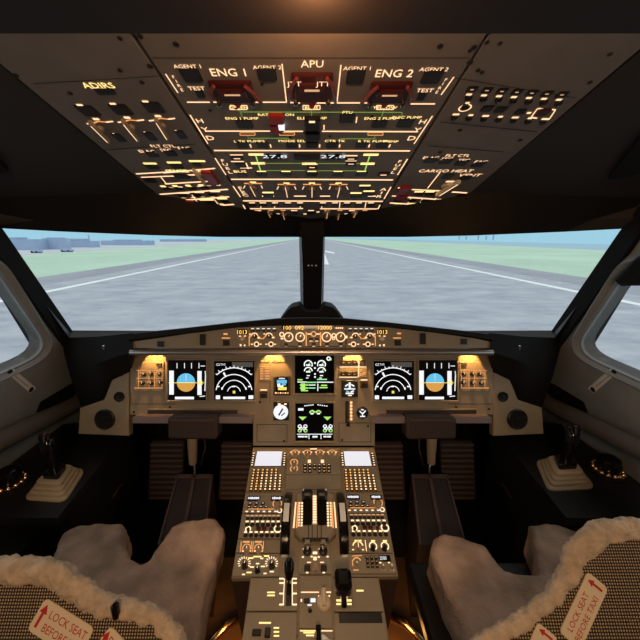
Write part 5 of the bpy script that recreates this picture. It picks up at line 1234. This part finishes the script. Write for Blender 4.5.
SEAT = {
 -1: dict(nm='left', cush=[(46, 572), (52, 552), (63, 533), (78, 523), (100, 520), (121, 519), (127, 525), (124, 546), (130, 557), (140, 561), (149, 557), (157, 545), (171, 524), (184, 517), (215, 516), (223, 527), (219, 545), (208, 585), (196, 640), (186, 700), (40, 700), (44, 620)],
   p0=(-.493, .447, -.589), rim=[(-75, 610), (-62, 584), (-30, 574), (0, 573), (38, 573), (57, 580), (76, 595), (96, 607), (118, 614), (138, 616), (156, 623), (172, 640), (180, 665)],
   rr=[.022, .022, .022, .022, .022, .021, .019, .018, .017, .016, .016, .016, .016]),
 1: dict(nm='right', cush=[(431, 548), (434, 535), (444, 531), (468, 538), (485, 544), (494, 556), (504, 568), (523, 571), (538, 568), (537, 548), (530, 530), (529, 523), (545, 522), (587, 533), (612, 545), (625, 575), (620, 620), (600, 700), (500, 700), (470, 640), (445, 590)],
   p0=(.559, .482, -.531), rim=[(720, 575), (705, 550), (675, 535), (640, 531), (610, 533), (592, 543), (579, 560), (570, 580), (558, 600), (540, 615), (518, 630), (496, 642), (478, 655), (468, 680)],
   rr=[.02, .02, .02, .02, .02, .02, .018, .016, .015, .014, .014, .014, .014, .014])}
for s in (-1, 1):
    D = SEAT[s]; cxs = s * .50
    r = empty('pilot_seat', 'sheepskin covered %s pilot seat with a woven back and red lettered tags' % D['nm'], 'seat', (cxs, .6, 0), 'pilot seats'); o = r.location
    MB().hexa([(-.11, -.24, 0), (.11, -.24, 0), (.11, .16, 0), (-.11, .16, 0)], [(-.15, -.24, .40), (.15, -.24, .40), (.15, .16, .40), (-.15, .16, .40)], 'black').build('pedestal', r)
    MB().box(0, -.06, .40, .435, .42, .46, 'black', .01).build('seat_pan', r)
    top = [at_z(x, y, .54) - o for x, y in D['cush']]
    mb = MB().prism([(v.x, v.y) for v in top], .435, .54, 'fleece', .012)
    woolly('seat_cushion', mb, .006, 3, .010, 10, 'fleece', r, .0016)
    u_ = Vector((1, 0, 0)); P_ = Plane(EYE + Vector(D['p0']), u_, (0, .55, .835))
    path = [Vector(P_.uv(x, y)) for x, y in D['rim']]
    def loc(v, w): return P_.o + P_.u * v.x + P_.v * v.y + P_.n * w - o
    poly = path + [Vector((path[-1].x, -.30)), Vector((path[0].x, -.30))]
    mb = MB().prism(poly, -.035, 0, 'weave', .006); b_ = mb.build('seat_back', r); b_.matrix_local = Matrix.Translation(-o) @ P_.mat(0, 0)
    b_['label'] = 'woven tan fabric seat back'
    mb = MB()
    cen = sum(poly, Vector((0, 0))) / len(poly); mb.prism([cen + (v - cen) * 1.0 for v in poly], -.055, -.018, 'fleece')
    f_ = woolly('front_cover', mb, .014, 8, .010, 12, 'fleece', r); f_.matrix_local = Matrix.Translation(-o) @ P_.mat(0, 0)
    # dense path for the woolly rim
    dense, rad = [], []
    for i in range(len(path) - 1):
        for k_ in range(4):
            t_ = k_ / 4; dense.append(loc(path[i].lerp(path[i + 1], t_), -.012)); rad.append(D['rr'][i] * (1 - t_) + D['rr'][i + 1] * t_)
    w_ = woolly('wool_rim', MB().tube(dense, rad, 'wool', 14), .004, 2, .0045, 45, 'wool', r, .003); w_['label'] = 'curly wool edging'
    # red lettered tags
    if s < 0: tags = [((62, 628), 66, 27, R(-24), 'LOCK SEAT', 'BEFORE USE'), ((112, 650), 34, 26, R(-36), 'PULL', '')]
    else: tags = [((583, 609), 70, 21, R(50), 'LOCK SEAT', 'BEFORE TAXI'), ((537, 652), 50, 20, R(52), 'PULL', '')]
    for (x, y), wpx, hpx, ang, t1, t2 in tags:
        a = Vector(P_.uv(x, y)); q = at_plane(x, y, P_.o, P_.n); kx = ((Vector(P_.uv(x + 5, y)) - Vector(P_.uv(x - 5, y))).length) / 10
        W_, H_ = wpx * kx * .92, hpx * kx * 1.05
        g = MB().rbox(0, 0, 0, .0025, W_, H_, H_ * .16, 'placard', .0006).build('placard', r)
        g.matrix_local = Matrix.Translation(-o) @ P_.mat(a.x, a.y, .001) @ Matrix.Rotation(ang, 4, 'Z')
        mk = MB(); zz = .0028; hh = H_ * .24
        ax = -W_ * .40 if s < 0 else W_ * .40
        mk.prism([(ax - H_ * .05, -H_ * .32), (ax + H_ * .05, -H_ * .32), (ax + H_ * .05, H_ * .12), (ax - H_ * .05, H_ * .12)], .0024, zz, 'redink').prism([(ax - H_ * .15, H_ * .12), (ax + H_ * .15, H_ * .12), (ax, H_ * .38)], .0024, zz, 'redink')
        cx_ = W_ * .08 * (-s) if t2 else W_ * .05
        for txt, yy in ((t1, H_ * .20), (t2, -H_ * .20)):
            if txt:
                tw = text_geom(txt)[2] * hh; sx_ = min(1.0, W_ * .72 / tw); mk.text(txt, cx_, yy, hh, zz, 'redink', 0, sx_)
        mk.build('lettering', g)
    if s < 0:
        kn = loc(Vector(P_.uv(119, 604)), .012); MB().lathe(kn.x, kn.y, [(.007, kn.z - .02), (.007, kn.z + .004), (.003, kn.z + .007)], 'gloss', 10).build('adjust_knob', r)

# ============================================================ LIGHT
def lamp(kind, name, loc, energy, col, **k):
    l = bpy.data.lights.new(name, kind); l.energy = energy; l.color = col
    for a, b_ in k.items():
        if a not in ('aim',): setattr(l, a, b_)
    o = bpy.data.objects.new(name, l); COL.objects.link(o); o.location = loc
    if 'aim' in k: o.rotation_euler = (Vector(k['aim']) - Vector(loc)).to_track_quat('-Z', 'Y').to_euler()
    return o
WARM = (1, .66, .38)
lamp('POINT', 'reading_lamp_light', EYE + Vector((.004, .40, .212)), .55, (1, .44, .18), shadow_soft_size=.012)
lamp('AREA', 'dome_light', EYE + Vector((0, -.5, .22)), 10.5, (1, .65, .38), aim=EYE + Vector((0, .55, -.9)), size=.35)
lamp('SPOT', 'pedestal_flood_light', EYE + Vector((0, .62, .20)), 5.0, (1, .68, .42), aim=EYE + Vector((0, .90, -.85)), spot_size=R(62), spot_blend=.7, shadow_soft_size=.03)
for x, e in ((272.5, 1.5), (353.5, 1.5), (151, 1.3), (473, 1.3)):
    p0 = at_depth(x, 350.4, 1.213); lamp('SPOT', 'glareshield_lamp_light', p0, e, (1, .50, .13), aim=p0 + Vector((0, SP, CP)) * -1 + Vector((0, CP, -SP)) * .75, spot_size=R(78), spot_blend=.1, shadow_soft_size=.004)
for s in (-1, 1):
    lamp('POINT', 'floor_light', (s * .265, .76, .15), .6, (1, .46, .12), shadow_soft_size=.02)

w = bpy.data.worlds.new('sky'); SC.world = w; w.use_nodes = True; nt = w.node_tree; bg = nt.nodes['Background']
tc = nt.nodes.new('ShaderNodeTexCoord'); sx = nt.nodes.new('ShaderNodeSeparateXYZ'); rp = nt.nodes.new('ShaderNodeValToRGB')
rp.color_ramp.elements[0].position = .0; rp.color_ramp.elements[0].color = (.40, .70, .86, 1)
e = rp.color_ramp.elements.new(.10); e.color = (.42, .70, .88, 1)
rp.color_ramp.elements[-1].position = .5; rp.color_ramp.elements[-1].color = (.97, 1.0, 1.0, 1)
nt.links.new(tc.outputs['Generated'], sx.inputs[0]); nt.links.new(sx.outputs['Z'], rp.inputs['Fac']); nt.links.new(rp.outputs['Color'], bg.inputs['Color'])
bg.inputs['Strength'].default_value = 1.0

# ============================================================ CAMERA
cam = bpy.data.cameras.new('camera'); co = bpy.data.objects.new('camera', cam); COL.objects.link(co)
cam.sensor_width = 36; cam.lens = 18; cam.shift_x = (320 - CX) / 640; cam.clip_start = .02; cam.clip_end = 5000
co.location = EYE; co.rotation_euler = (R(90) - PITCH, 0, 0); SC.camera = co
SC.view_settings.view_transform = 'Standard'; SC.view_settings.look = 'None'; SC.view_settings.exposure = 0; SC.view_settings.gamma = 1; SC.view_settings.use_curve_mapping = False
